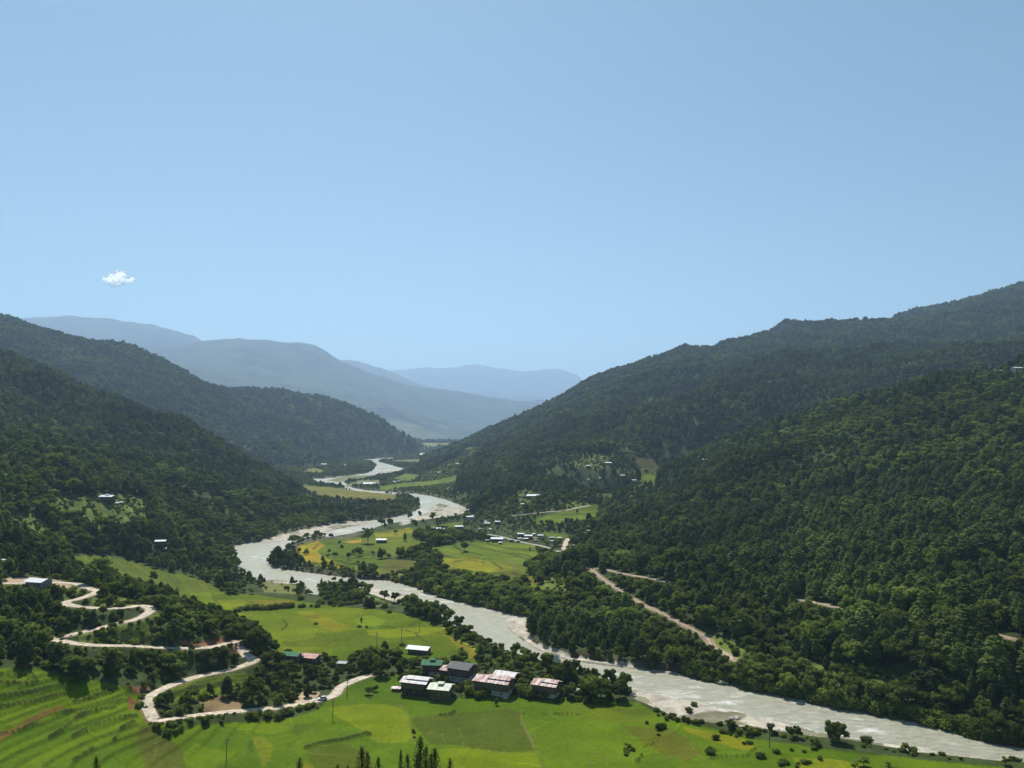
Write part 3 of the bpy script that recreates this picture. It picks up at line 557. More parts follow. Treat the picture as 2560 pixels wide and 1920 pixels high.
wm = N(t, "ShaderNodeMix", data_type='RGBA'); wm.inputs[6].default_value = (.25, .26, .19, 1); wm.inputs[7].default_value = (.42, .405, .30, 1); t.links.new(wr.outputs[0], wm.inputs[0])
mx = N(t, "ShaderNodeMix", data_type='RGBA'); t.links.new(wm.outputs[2], mx.inputs[6]); mx.inputs[7].default_value = (.78, .77, .70, 1)
t.links.new(cr.outputs[0], mx.inputs[0]); t.links.new(mx.outputs[2], b.inputs["Base Color"])
b.inputs["Roughness"].default_value = .34; b.inputs["IOR"].default_value = 1.33; b.inputs["Specular IOR Level"].default_value = .5
bp = N(t, "ShaderNodeBump"); bp.inputs["Strength"].default_value = 1.0; bp.inputs["Distance"].default_value = .9; t.links.new(nf.outputs[0], bp.inputs["Height"]); t.links.new(bp.outputs[0], b.inputs["Normal"])
# leaves: diffuse + light through the leaf, tone differs from tree to tree
def leafmat(name, c1, c2, trans=.35):
    m, t, b, o = newmat(name)
    oi = N(t, "ShaderNodeObjectInfo"); ge = N(t, "ShaderNodeNewGeometry")
    mx = N(t, "ShaderNodeMix", data_type='RGBA'); mx.inputs[6].default_value = (*c1, 1); mx.inputs[7].default_value = (*c2, 1)
    t.links.new(oi.outputs["Random"], mx.inputs[0])
    no = N(t, "ShaderNodeTexNoise"); no.inputs["Scale"].default_value = .012; no.inputs["Detail"].default_value = 3; t.links.new(ge.outputs["Position"], no.inputs["Vector"])
    n2_ = N(t, "ShaderNodeTexNoise"); n2_.inputs["Scale"].default_value = .9; n2_.inputs["Detail"].default_value = 2; t.links.new(ge.outputs["Position"], n2_.inputs["Vector"])
    mp = N(t, "ShaderNodeMapRange"); mp.inputs["From Min"].default_value = .3; mp.inputs["From Max"].default_value = .7; mp.inputs["To Min"].default_value = .6; mp.inputs["To Max"].default_value = 1.5
    m2 = N(t, "ShaderNodeMapRange"); m2.inputs["From Min"].default_value = .3; m2.inputs["From Max"].default_value = .7; m2.inputs["To Min"].default_value = .65; m2.inputs["To Max"].default_value = 1.35
    t.links.new(no.outputs[0], mp.inputs[0]); t.links.new(n2_.outputs[0], m2.inputs[0])
    mu = N(t, "ShaderNodeMath", operation='MULTIPLY'); t.links.new(mp.outputs[0], mu.inputs[0]); t.links.new(m2.outputs[0], mu.inputs[1])
    vm = N(t, "ShaderNodeVectorMath", operation='SCALE'); t.links.new(mx.outputs[2], vm.inputs[0]); t.links.new(mu.outputs[0], vm.inputs["Scale"])
    df = N(t, "ShaderNodeBsdfDiffuse"); tr = N(t, "ShaderNodeBsdfTranslucent"); ms = N(t, "ShaderNodeMixShader"); ms.inputs[0].default_value = trans
    t.links.new(vm.outputs[0], df.inputs["Color"])
    v2 = N(t, "ShaderNodeVectorMath", operation='MULTIPLY'); v2.inputs[1].default_value = (1.3, 1.35, .7); t.links.new(vm.outputs[0], v2.inputs[0]); t.links.new(v2.outputs[0], tr.inputs["Color"])
    t.links.new(df.outputs[0], ms.inputs[1]); t.links.new(tr.outputs[0], ms.inputs[2]); t.links.new(ms.outputs[0], o.inputs["Surface"])
    return m
M_leaf = leafmat("broad_leaves", (.055, .074, .020), (.170, .212, .045))
M_needle = leafmat("pine_needles", (.052, .070, .024), (.145, .190, .050), .3)
M_bush = leafmat("bush_leaves", (.06, .09, .02), (.16, .19, .035))
M_darkneedle = leafmat("dark_needles", (.05, .062, .03), (.09, .10, .045), .4)
M_bark = simple("bark", (.11, .085, .06), .95, .3, 3)
M_road = simple("dirt_surface", (.50, .43, .33), .95, .35, .5, .1)
M_track = simple("tan_track_surface", (.38, .32, .24), .95, .35, .5, .1)
M_lane = simple("grey_lane_surface", (.36, .34, .28), .95, .18, .35, .05)

# ------------------------------------------------------------------ mesh helpers
def tag(o, label=None, cat=None, group=None, kind=None):
    for k_, v in (('label', label), ('category', cat), ('group', group), ('kind', kind)):
        if v: o[k_] = v
def nmesh(name, V, F, mats, mi=None, smooth=False):
    me = bpy.data.meshes.new(name); me.from_pydata([tuple(v) for v in V], [], [tuple(int(q) for q in f) for f in F])
    for m in mats: me.materials.append(m)
    if mi is not None: me.polygons.foreach_set("material_index", np.array(mi, np.int32))
    if smooth: me.polygons.foreach_set("use_smooth", np.ones(len(me.polygons), bool))
    me.update(); return me
def link(name, me, parent=None, loc=None, rz=0):
    o = bpy.data.objects.new(name, me); COL.objects.link(o)
    if parent: o.parent = parent
    if loc is not None: o.location = loc
    if rz: o.rotation_euler = (0, 0, rz)
    return o

# ground sheet
me = bpy.data.meshes.new("ground")
V = np.stack([GX, GY, H], -1).reshape(-1, 3).astype(np.float32)
ii, jj = np.meshgrid(np.arange(NA - 1), np.arange(NR - 1), indexing='ij')
q0 = (ii * NR + jj).ravel(); Fq = np.stack([q0, q0 + NR, q0 + NR + 1, q0 + 1], -1).astype(np.int32)
me.vertices.add(len(V)); me.vertices.foreach_set("co", V.ravel())
me.loops.add(Fq.size); me.loops.foreach_set("vertex_index", Fq[:, ::-1].ravel())
me.polygons.add(len(Fq)); me.polygons.foreach_set("loop_start", np.arange(0, Fq.size, 4, dtype=np.int32)); me.polygons.foreach_set("loop_total", np.full(len(Fq), 4, np.int32))
me.polygons.foreach_set("use_smooth", np.ones(len(Fq), bool))
me.update(); me.validate()
ca = me.color_attributes.new("tint", 'FLOAT_COLOR', 'POINT')
ca.data.foreach_set("color", np.concatenate([np.clip(alb, 0, .9).reshape(-1, 3), np.ones((V.shape[0], 1))], 1).astype(np.float32).ravel())
me.materials.append(M_ground)
g = link("ground", me); tag(g, "green valley floor with rice fields, hills and mountains", kind='structure')

# water sheet
ws = [(-900, 150, 0), (900, 150, 0), (1500, 7000, 0), (-1500, 7000, 0)]
w = link("river_water", nmesh("river_water", ws, [(0, 1, 2, 3)], [M_water])); tag(w, "pale silty river winding through the valley", kind='structure')

# road ribbons
for name, hw, L, lab in ROADL:
    d = np.gradient(L[:, :2], axis=0); d /= np.maximum(np.hypot(d[:, 0], d[:, 1])[:, None], 1e-6); nrm = np.stack([-d[:, 1], d[:, 0]], -1)
    wv = hw * (1 + .22 * fbm(L[:, 0], L[:, 1], 12, 2, 5))
    rows = []
    for s in (-1, -.5, 0, .5, 1):
        off = nrm * (wv * s)[:, None]; rows.append(np.column_stack([L[:, :2] + off, L[:, 2] + .07 + .05 * (1 - abs(s))]))
    Vr = np.concatenate(rows); n = len(L); F = []
    for a_ in range(4):
        for i in range(n - 1): F.append((a_ * n + i, a_ * n + i + 1, (a_ + 1) * n + i + 1, (a_ + 1) * n + i))
    Fr = [f[::-1] for f in F]
    r_ = link(name, nmesh(name, Vr, Fr, [M_track if 'track' in name else M_road if 'dirt' in name or hw > 2.3 else M_lane], smooth=True)); tag(r_, lab, kind='structure')

# ------------------------------------------------------------------ tree shapes (height 1, base at the origin)
def ico(sub):
    bm_ = bmesh.new(); bmesh.ops.create_icosphere(bm_, subdivisions=sub, radius=1)
    V_ = np.array([v.co[:] for v in bm_.verts]); F_ = [[v.index for v in f.verts] for f in bm_.faces]; bm_.free(); return V_, F_
ICO1, ICO2 = ico(1), ico(2)
class MB:
    def __init__(s): s.V = []; s.F = []; s.n = 0
    def add(s, V_, F_):
        s.V.append(np.asarray(V_, float)); s.F += [[i + s.n for i in f] for f in F_]; s.n += len(V_)
    def quads(s, P, Nn, size, asp=1.0, g=None):
        g = g or rng
        n = len(P); Nn = Nn / np.linalg.norm(Nn, axis=1, keepdims=True)
        r_ = g.normal(size=(n, 3)); T = np.cross(Nn, r_); T /= np.linalg.norm(T, axis=1, keepdims=True); B_ = np.cross(Nn, T)
        T = T * (size * asp)[:, None]; B_ = B_ * size[:, None]
        V_ = np.stack([P - T - B_ * .6, P + T - B_, P + T * .7 + B_, P - T + B_ * .8], 1).reshape(-1, 3)
        s.V.append(V_); s.F += [[s.n + 4 * i + q for q in range(4)] for i in range(n)]; s.n += 4 * n
    def tube(s, p0, p1, r0, r1, k_=6):
        p0 = np.array(p0, float); p1 = np.array(p1, float); d = p1 - p0; d /= np.linalg.norm(d)
        u = np.cross(d, (0.3, .9, .2)); u /= np.linalg.norm(u); v = np.cross(d, u)
        an = np.arange(k_) * 2 * math.pi / k_
        ring = np.cos(an)[:, None] * u + np.sin(an)[:, None] * v
        s.add(np.concatenate([p0 + ring * r0, p1 + ring * r1]), [[i, (i + 1) % k_, k_ + (i + 1) % k_, k_ + i] for i in range(k_)] + [list(range(2 * k_ - 1, k_ - 1, -1))])
    def box(s, x0, x1, y0, y1, z0, z1):
        s.add([(x0, y0, z0), (x1, y0, z0), (x1, y1, z0), (x0, y1, z0), (x0, y0, z1), (x1, y0, z1), (x1, y1, z1), (x0, y1, z1)],
              [(0, 3, 2, 1), (4, 5, 6, 7), (0, 1, 5, 4), (1, 2, 6, 5), (2, 3, 7, 6), (3, 0, 4, 7)])
    def verts(s): return np.concatenate(s.V)
    def mesh(s, name, mats, mi=None, smooth=False): return nmesh(name, s.verts(), s.F, mats, mi, smooth)
def lump(mb, c, rad, amp, g, I=None):
    V_, F_ = ICO2 if I is None else I
    f = 1 + amp * g.normal(size=len(V_))
    mb.add(np.array(c) + V_ * f[:, None] * np.array(rad), F_)
def broad_crown(seed, nl=9, nleaf=750, ls=.030, wide=1.0, low=.30, I=ICO2):
    g = np.random.default_rng(seed); mb = MB()
    lobes = [((0, 0, .62), .25)]
    for i in range(nl):
        a_ = i * 2.4 + g.uniform(0, 1); zz = low + .08 + (.86 - low) * g.uniform(0, 1); rr_ = (.13 + .15 * g.uniform()) * wide * math.sqrt(max(.15, 1 - ((zz - .55) / .5) ** 2))
        lobes.append(((rr_ * math.cos(a_) * 1.15, rr_ * math.sin(a_) * 1.15, min(zz, .85)), g.uniform(.11, .19)))
    rads = np.array([l[1] for l in lobes]); cs = np.array([l[0] for l in lobes])
    for c, r_ in lobes: lump(mb, c, (r_ * .86 * wide ** .5, r_ * .86 * wide ** .5, r_ * .75), .12, g, I)
    pick = g.choice(len(lobes), nleaf, p=rads ** 2 / (rads ** 2).sum())
    d = g.normal(size=(nleaf, 3)); d[:, 2] += .25; d /= np.linalg.norm(d, axis=1, keepdims=True)
    P = cs[pick] + d * (rads[pick] * g.uniform(.82, 1.16, nleaf))[:, None] * np.array([wide ** .5, wide ** .5, .88])
    mb.quads(P, d + g.normal(size=(nleaf, 3)) * .55, ls * g.uniform(.6, 1.5, nleaf), 1.0, g)
    return mb
def broad_trunk(seed, low=.3):
    g = np.random.default_rng(seed); mb = MB()
    mb.tube((0, 0, -.04), (.01, .01, low + .05), .028, .02)
    for i in range(4):
        a_ = i * 1.6 + g.uniform(0, 1); mb.tube((.01, .01, low), (.16 * math.cos(a_), .16 * math.sin(a_), .58), .014, .005, 5)
    return mb
def pine_crown(seed, rmax=.17, z0=.22, nlev=11, leafs=620, ls=.026, pw=.75, I=ICO1):
    g = np.random.default_rng(seed); mb = MB(); cl = []
    for i in range(nlev):
        z = z0 + (1 - z0) * (i + .5) / nlev; R_ = rmax * (1 - ((z - z0) / (1 - z0)) ** 1.6) ** pw * (.75 + .25 * min(1, (z - z0) * 6))
        nb_ = 5 if R_ > .07 else 3
        for j in range(nb_):
            a_ = j * 2 * math.pi / nb_ + i * 1.1 + g.uniform(-.3, .3); q = g.uniform(.55, .85)
            cl.append((R_ * q * math.cos(a_), R_ * q * math.sin(a_), z + g.uniform(-.02, .03), max(.022, R_ * g.uniform(.38, .58))))
    cl.append((0, 0, .97, .018)); cl = np.array(cl)
    for c in cl: lump(mb, c[:3], (c[3] * .95, c[3] * .95, c[3] * .62), .12, g, I)
    for i in range(5):
        z = z0 + .05 + (1 - z0) * i / 6; lump(mb, (0, 0, z), (.05, .05, .09), .1, g, I)
    pick = g.choice(len(cl), leafs, p=cl[:, 3] / cl[:, 3].sum())
    d = g.normal(size=(leafs, 3)); d[:, 2] += .35; d /= np.linalg.norm(d, axis=1, keepdims=True)
    P = cl[pick, :3] + d * (cl[pick, 3] * g.uniform(.85, 1.2, leafs))[:, None] * np.array([1, 1, .7])
    mb.quads(P, d + g.normal(size=(leafs, 3)) * .6, ls * g.uniform(.5, 1.2, leafs), .7, g)
    return mb
def pine_trunk(seed, top=.9):
    mb = MB(); mb.tube((0, 0, -.04), (0, 0, top), .017, .004); return mb
def bush_crown(seed):
    g = np.random.default_rng(seed); mb = MB(); cl = []
    for i in range(5): cl.append((g.uniform(-.35, .35), g.uniform(-.35, .35), g.uniform(.25, .6), g.uniform(.25, .4)))
    cl = np.array(cl)
    for c in cl: lump(mb, c[:3], (c[3] * .85,) * 3, .15, g, ICO1)
    n = 300; pick = g.choice(len(cl), n); d = g.normal(size=(n, 3)); d[:, 2] += .3; d /= np.linalg.norm(d, axis=1, keepdims=True)
    mb.quads(cl[pick, :3] + d * (cl[pick, 3] * g.uniform(.85, 1.15, n))[:, None], d + g.normal(size=(n, 3)) * .5, .065 * g.uniform(.5, 1.4, n), 1, g)
    return mb
def spire_crown(seed):   # slim young pine seen close: bare stem, upturned needle tufts
    g = np.random.default_rng(seed); mb = MB(); n = 26
    for i in range(n):
        z = .30 + .70 * i / n; R_ = .36 * (1 - (i / n)) ** 1.1 + .012
        for j in range(5):
            a_ = j * 1.257 + i * .9; p0 = np.array([0, 0, z - .03]); p1 = np.array([R_ * math.cos(a_), R_ * math.sin(a_), z + R_ * .45])
            m_ = 12; tt = g.uniform(.2, 1.05, m_)[:, None]; P = p0 + (p1 - p0) * tt + g.normal(size=(m_, 3)) * .006
            mb.quads(P, g.normal(size=(m_, 3)), np.full(m_, .010), .35, g)
        lump(mb, (0, 0, z), (R_ * .16, R_ * .16, .03), .1, g, ICO1)
    return mb
NV = 6
BC = [broad_crown(100 + i, nl=8 + i % 3, wide=[1, 1.25, .85, 1.1, 1.35, .95][i], low=[.28, .22, .3, .2, .25, .34][i]) for i in range(NV)]
BT = [broad_trunk(200 + i, .3) for i in range(NV)]
PC = [pine_crown(300 + i, rmax=[.22, .20, .26, .17, .24, .29][i], z0=[.2, .15, .26, .2, .12, .3][i], pw=[.55, .7, .45, .75, .5, .4][i]) for i in range(NV)]
PT = [pine_trunk(400 + i) for i in range(NV)]
BU = [bush_crown(500 + i) for i in range(4)]
def both(name, c, t_, m1, m2):
    V_ = np.concatenate([c.verts(), t_.verts()]); F_ = c.F + [[i + c.n for i in f] for f in t_.F]
    return nmesh(name, V_, F_, [m1, m2], [0] * len(c.F) + [1] * len(t_.F))

# ------------------------------------------------------------------ buildings
def dist_at(x, y, z): return y * CP_ + (z - CAM_H) * SP
def roofmat(name, col, rust=None, ramt=0.0, rough=.45):
    m, t, b, o = newmat(name)
    tc = N(t, "ShaderNodeTexCoord"); wv = N(t, "ShaderNodeTexWave"); wv.inputs["Scale"].default_value = 2.2; t.links.new(tc.outputs["Object"], wv.inputs["Vector"])
    bp = N(t, "ShaderNodeBump"); bp.inputs["Strength"].default_value = .3; t.links.new(wv.outputs[0], bp.inputs["Height"]); t.links.new(bp.outputs[0], b.inputs["Normal"])
    mp = N(t, "ShaderNodeMapping"); mp.inputs["Scale"].default_value = (1.3, .25, .25); t.links.new(tc.outputs["Object"], mp.inputs["Vector"])
    no = N(t, "ShaderNodeTexNoise"); no.inputs["Scale"].default_value = .9; no.inputs["Detail"].default_value = 6; t.links.new(mp.outputs[0], no.inputs["Vector"])
    cr = N(t, "ShaderNodeValToRGB"); c0 = .62 - ramt * .3; cr.color_ramp.elements[0].position = c0; cr.color_ramp.elements[0].color = (0, 0, 0, 1); cr.color_ramp.elements[1].position = c0 + .08
    t.links.new(no.outputs[0], cr.inputs[0])
    mx = N(t, "ShaderNodeMix", data_type='RGBA'); mx.inputs[6].default_value = (*col, 1); mx.inputs[7].default_value = (*(rust or tuple(c * .8 for c in col)), 1)
    t.links.new(cr.outputs[0], mx.inputs[0]); t.links.new(mx.outputs[2], b.inputs["Base Color"]); b.inputs["Roughness"].default_value = rough + .1; b.inputs["Specular IOR Level"].default_value = .25
    return m
RM = {'white': roofmat("white_metal_roof", (.62, .64, .66)), 'worn': roofmat("worn_white_roof", (.55, .56, .56), (.42, .22, .19), .35), 'green': roofmat("green_metal_roof", (.035, .13, .06), (.06, .17, .09), .4, .7),
      'grey': roofmat("dark_grey_roof", (.075, .078, .08), (.16, .14, .13), .35, .6), 'rust': roofmat("rusty_pink_roof", (.55, .46, .42), (.25, .10, .08), .62), 'pale_green': roofmat("pale_green_roof", (.40, .46, .38), (.62, .60, .45), .6),
      'red': roofmat("red_metal_roof", (.36, .15, .12), (.46, .24, .19), .5), 'dull': roofmat("dull_grey_roof", (.3, .31, .32), (.2, .2, .2), .4)}
WM = {'dark': simple("dark_timber", (.085, .062, .048), .8), 'white': simple("whitewash", (.50, .50, .47), .9, .15, .8), 'brown': simple("brown_boards", (.15, .095, .06), .85), 'red': simple("red_boards", (.30, .09, .06), .85),
      'mud': simple("rammed_earth", (.22, .17, .12), .95, .2, .8), 'grey': simple("grey_plaster", (.26, .26, .25), .9)}
M_win = simple("window_dark", (.02, .022, .028), .3, .1, 1, .5); M_frame = simple("window_frame_paint", (.42, .36, .30), .7); M_wood = simple("roof_beam_wood", (.16, .10, .06), .85)
HOUSES = []
def house(px, py, L, Wd, hgt, rz, roof, label, wall='white', upper='dark', pitch=.26, windows=6, vent=None, cat='house', name='house', group=None, tiers=0, z_off=0, lean=None):
    x, y, z = hit(px, py)
    root = bpy.data.objects.new(name, None); COL.objects.link(root); root.location = (x, y, z + z_off); root.rotation_euler = (0, 0, math.radians(rz)); root.empty_display_size = 1; L *= .93; hgt *= .86
    tag(root, label, cat, group)
    HOUSES.append((x, y, L, Wd, hgt))
    b_ = -1.6 - z_off
    two = hgt > 4.5; h1 = hgt * .5 if two else hgt
    mb = MB(); mb.box(-L / 2, L / 2, -Wd / 2, Wd / 2, b_, h1); link('wall', mb.mesh('wall', [WM[wall]]), root)
    if two:
        mb = MB(); mb.box(-L / 2 - .25, L / 2 + .25, -Wd / 2 - .25, Wd / 2 + .25, h1, hgt)
        mb.box(-L / 2 - .45, L / 2 + .45, -Wd / 2 - .45, Wd / 2 + .45, h1 - .25, h1 - .003)
        u_ = link('upper_storey', mb.mesh('upper_storey', [WM[upper]]), root)
    # windows stand 4 cm proud of the wall with frame and dark pane
    if windows:
        wy = -Wd / 2 - (.25 if two else 0)
        zc = h1 + (hgt - h1) * .52 if two else hgt * .55; wh = min(1.5, (hgt - h1) * .55 if two else hgt * .42); ww = min(1.3, L / windows * .62)
        def win(cx, cyy, cz_, side, w_, h_):
            f = MB(); p = MB()
            if side == 'f': f.box(cx - w_ / 2, cx + w_ / 2, cyy - .10, cyy + .05, cz_ - h_ / 2, cz_ + h_ / 2); p.box(cx - w_ * .36, cx + w_ * .36, cyy - .13, cyy - .103, cz_ - h_ * .38, cz_ + h_ * .38)
            else: f.box(cyy - .05, cyy + .10, cx - w_ / 2, cx + w_ / 2, cz_ - h_ / 2, cz_ + h_ / 2); p.box(cyy + .103, cyy + .13, cx - w_ * .36, cx + w_ * .36, cz_ - h_ * .38, cz_ + h_ * .38)
            fo = link('window', f.mesh('window', [M_frame]), root); link('pane', p.mesh('pane', [M_win]), fo)
        for i in range(windows): win(-L / 2 + L * (i + .5) / windows, wy, zc, 'f', ww, wh)
        if two:
            for i in range(max(2, windows // 2)): win(-L / 2 + L * (i + .5) / max(2, windows // 2), -Wd / 2, h1 * .5, 'f', ww * .8, wh * .7)
        for i in range(2):
            win((i - .5) * Wd * .45, L / 2 + (.25 if two else 0), zc, 's', 1.0, wh)
            if two: win((i - .5) * Wd * .45, L / 2, h1 * .5, 's', .8, wh * .7)
    # low gable roof on posts above an open attic
    ov = 1.0 if L > 7 else .5; gap = .45 if two else .02
    def gable(mb, x0, x1, hw_, z0_, rise, th=.14):
        for sgn in (-1, 1):
            A = [(x0, 0, z0_ + rise), (x1, 0, z0_ + rise), (x1, sgn * hw_, z0_), (x0, sgn * hw_, z0_)]
            Bm = [(p[0], p[1], p[2] - th) for p in A]
            F_ = [(0, 1, 2, 3), (7, 6, 5, 4), (0, 4, 5, 1), (1, 5, 6, 2), (2, 6, 7, 3), (3, 7, 4, 0)]
            if sgn < 0: F_ = [f[::-1] for f in F_]
            mb.add(A + Bm, F_)
    hw_ = Wd / 2 + ov; rise = pitch * hw_; zr = hgt + gap + .12 - 0
    mb = MB()
    if tiers:   # roof in two steps: raised upper part behind a lower front slope
        gable(mb, -L / 2 - ov, L / 2 + ov, hw_, zr, rise)
        r_ = link('roof', mb.mesh('roof', [RM[roof]]), root)
        m2 = MB(); gable(m2, -L * .5 * tiers - .2 + L * .08, L * .5 + ov - .1, hw_ * .52, zr + rise * .62 + .3, rise * .58)
        link('raised_roof', m2.mesh('raised_roof', [RM[roof]]), root)
    else:
        gable(mb, -L / 2 - ov, L / 2 + ov, hw_, zr, rise); r_ = link('roof', mb.mesh('roof', [RM[roof]]), root)
    for sx in (-1, 1):
        ga = MB(); xx = sx * (L / 2 - .1); w_ = Wd / 2 - .02; zz0 = hgt + .003; zt = zr + rise * (1 - w_ / hw_) - .2
        ga.add([(xx - .06, -w_, zz0), (xx - .06, w_, zz0), (xx - .06, w_, zt), (xx - .06, 0, zr + rise - .2), (xx - .06, -w_, zt), (xx + .06, -w_, zz0), (xx + .06, w_, zz0), (xx + .06, w_, zt), (xx + .06, 0, zr + rise - .2), (xx + .06, -w_, zt)],
               [(0, 1, 2, 3, 4), (9, 8, 7, 6, 5), (0, 5, 6, 1), (1, 6, 7, 2), (2, 7, 8, 3), (3, 8, 9, 4), (4, 9, 5, 0)])
        link('gable', ga.mesh('gable', [WM['brown'] if two else WM[wall]]), root)
    if vent:
        m3 = MB(); gable(m3, -L * .16, L * .16, Wd * .22, zr + rise + .45, .35); v_ = link('roof_vent', m3.mesh('roof_vent', [RM[vent]]), r_)
        for px_ in (-.12, .12):
            for py_ in (-.1, .1): m4 = MB(); m4.box(px_ * L - .07, px_ * L + .07, py_ * Wd - .07, py_ * Wd + .07, zr + rise * .6, zr + rise + .45); link('vent_post', m4.mesh('vent_post', [M_wood]), r_)
    if lean:   # lower lean-to roof at one end: (end sign, length, roof)
        sx, ll, rmn = lean
        m5 = MB(); x0 = sx * (L / 2 + .3); x1 = sx * (L / 2 + ll); zt = hgt * .78
        gable(m5, min(x0, x1), max(x0, x1), hw_ * .8, zt, rise * .7); link('side_roof', m5.mesh('side_roof', [RM[rmn]]), root)
        m6 = MB(); m6.box(min(x0, x1) + .3, max(x0, x1) - .3, -Wd * .38, Wd * .38, b_, zt - .15); link('side_wall', m6.mesh('side_wall', [WM['brown']]), root)
    return root
def small(k_, x, y, wpx, label, roof='white', rz=0, hgt=2.8, wall='mud', name='hut', cat='house', group=None, windows=2, upper='dark', wd=.62, vent=None, cap=16):
    (px, py), = Zp(k_, [(x, y)]); wsrc = wpx / ZO[k_][2]
    X, Y, Z_ = hit(px, py); d = dist_at(X, Y, Z_); L = min(cap, max(3.0, wsrc * d / FPX / 1.15)) if cap else wsrc * d / FPX
    hgt = min(hgt, max(1.9, L * .62)); house(px, py, L, max(2.4, L * wd), hgt, rz, roof, label, wall=wall, upper=upper, windows=windows, name=name, cat=cat, group=group, vent=vent)
# the farmhouses in the foreground
house(1048, 1633, 11.5, 5.5, 2.9, -17, 'white', 'long low shed with clean white metal roof standing behind the other farmhouses', wall='brown', windows=3, pitch=.3, name='shed', cat='shed')
house(1082, 1684, 9.0, 7.2, 5.4, -6, 'green', 'farmhouse with bright green roof and raised green vent', vent='green', windows=4)
house(1155, 1699, 11.0, 9.0, 6.6, -24, 'grey', 'large farmhouse with dark grey roof and rusty side roof on the left', windows=5, lean=(-1, 5.0, 'rust'))
house(1266, 1700, 10.0, 6.0, 3.0, -24, 'worn', 'low house with plain white roof half hidden in trees behind the big rusty roof', wall='brown', windows=3)
house(1042, 1731, 12.0, 7.5, 5.6, -18, 'worn', 'dark timber farmhouse with stepped white roof stained red in the middle', wall='dark', windows=7, tiers=.9)
house(1103, 1742, 9.0, 7.6, 5.0, -14, 'pale_green', 'brown boarded farmhouse with pale green patched roof and raised vent', wall='brown', upper='brown', windows=3, vent='pale_green')
house(1236, 1731, 16.5, 8.5, 6.0, -22, 'rust', 'biggest farmhouse with long rusty pink roof and raised upper roof', upper='brown', windows=7, tiers=.45)
house(1367, 1738, 11.0, 7.5, 5.4, -25, 'rust', 'rightmost foreground farmhouse with streaked rusty stepped roof', upper='brown', windows=5, tiers=.5)
house(992, 1727, 4.2, 2.6, 1.5, -10, 'worn', 'tiny shed with patchy white roof left of the dark timber farmhouse', wall='red', windows=0, name='shed', cat='shed')
house(775, 1655, 9.5, 6, 3.4, -18, 'red', 'long red roofed house among trees above the lower dirt road', wall='brown', windows=3)
house(730, 1650, 8.5, 5, 3.2, -14, 'green', 'green roofed shed just left of the red roofed house', wall='brown', windows=2, name='shed', cat='shed')
house(857, 1669, 4.6, 3.4, 2.6, -12, 'dull', 'small grey roofed hut buried in trees above the lower road', wall='mud', windows=1, name='hut', cat='hut')
house(97, 1467, 10.0, 7.0, 3.4, -14, 'white', 'white roofed house on the bare shelf beside the top of the hairpin road', wall='grey', upper='dark', windows=4)
# on the left hillside
small(6, (269 - 1100) * 2.765, (1256 - 1000) * 2.765, 36 * 2.765, 'isolated dark house with white roof and raised vent on the left hillside clearing', rz=-3, hgt=5.2, wall='dark', windows=5, name='house', vent='white')
small(0, 293, 1263, 10, 'low white roofed outbuilding just right of the hillside clearing house', name='shed', cat='shed', windows=1)
small(0, 304, 1261, 5, 'tiny white hut furthest right in the hillside clearing', name='hut', cat='hut', windows=0)
small(0, 402, 1366, 26, 'dark house with double white roof half hidden in the wood below the clearing', rz=9, hgt=5, wall='dark', windows=4, name='house')
small(0, 376, 1376, 11, 'small white roof left of the double roofed house in the wood', name='shed', cat='shed', windows=1)
small(0, 415, 1377, 5, 'tiny white roof right of the double roofed house in the wood', name='hut', cat='hut', windows=0)
small(0, 13, 1409, 18, 'small white roofed house at the left edge above the hairpin road', name='house', windows=2)
small(5, 1256, 985, 78, 'lone white roofed barn on the yellow fields inside the river bend', rz=-4, hgt=3.4, wall='dark', windows=2, name='barn', cat='barn', cap=18)
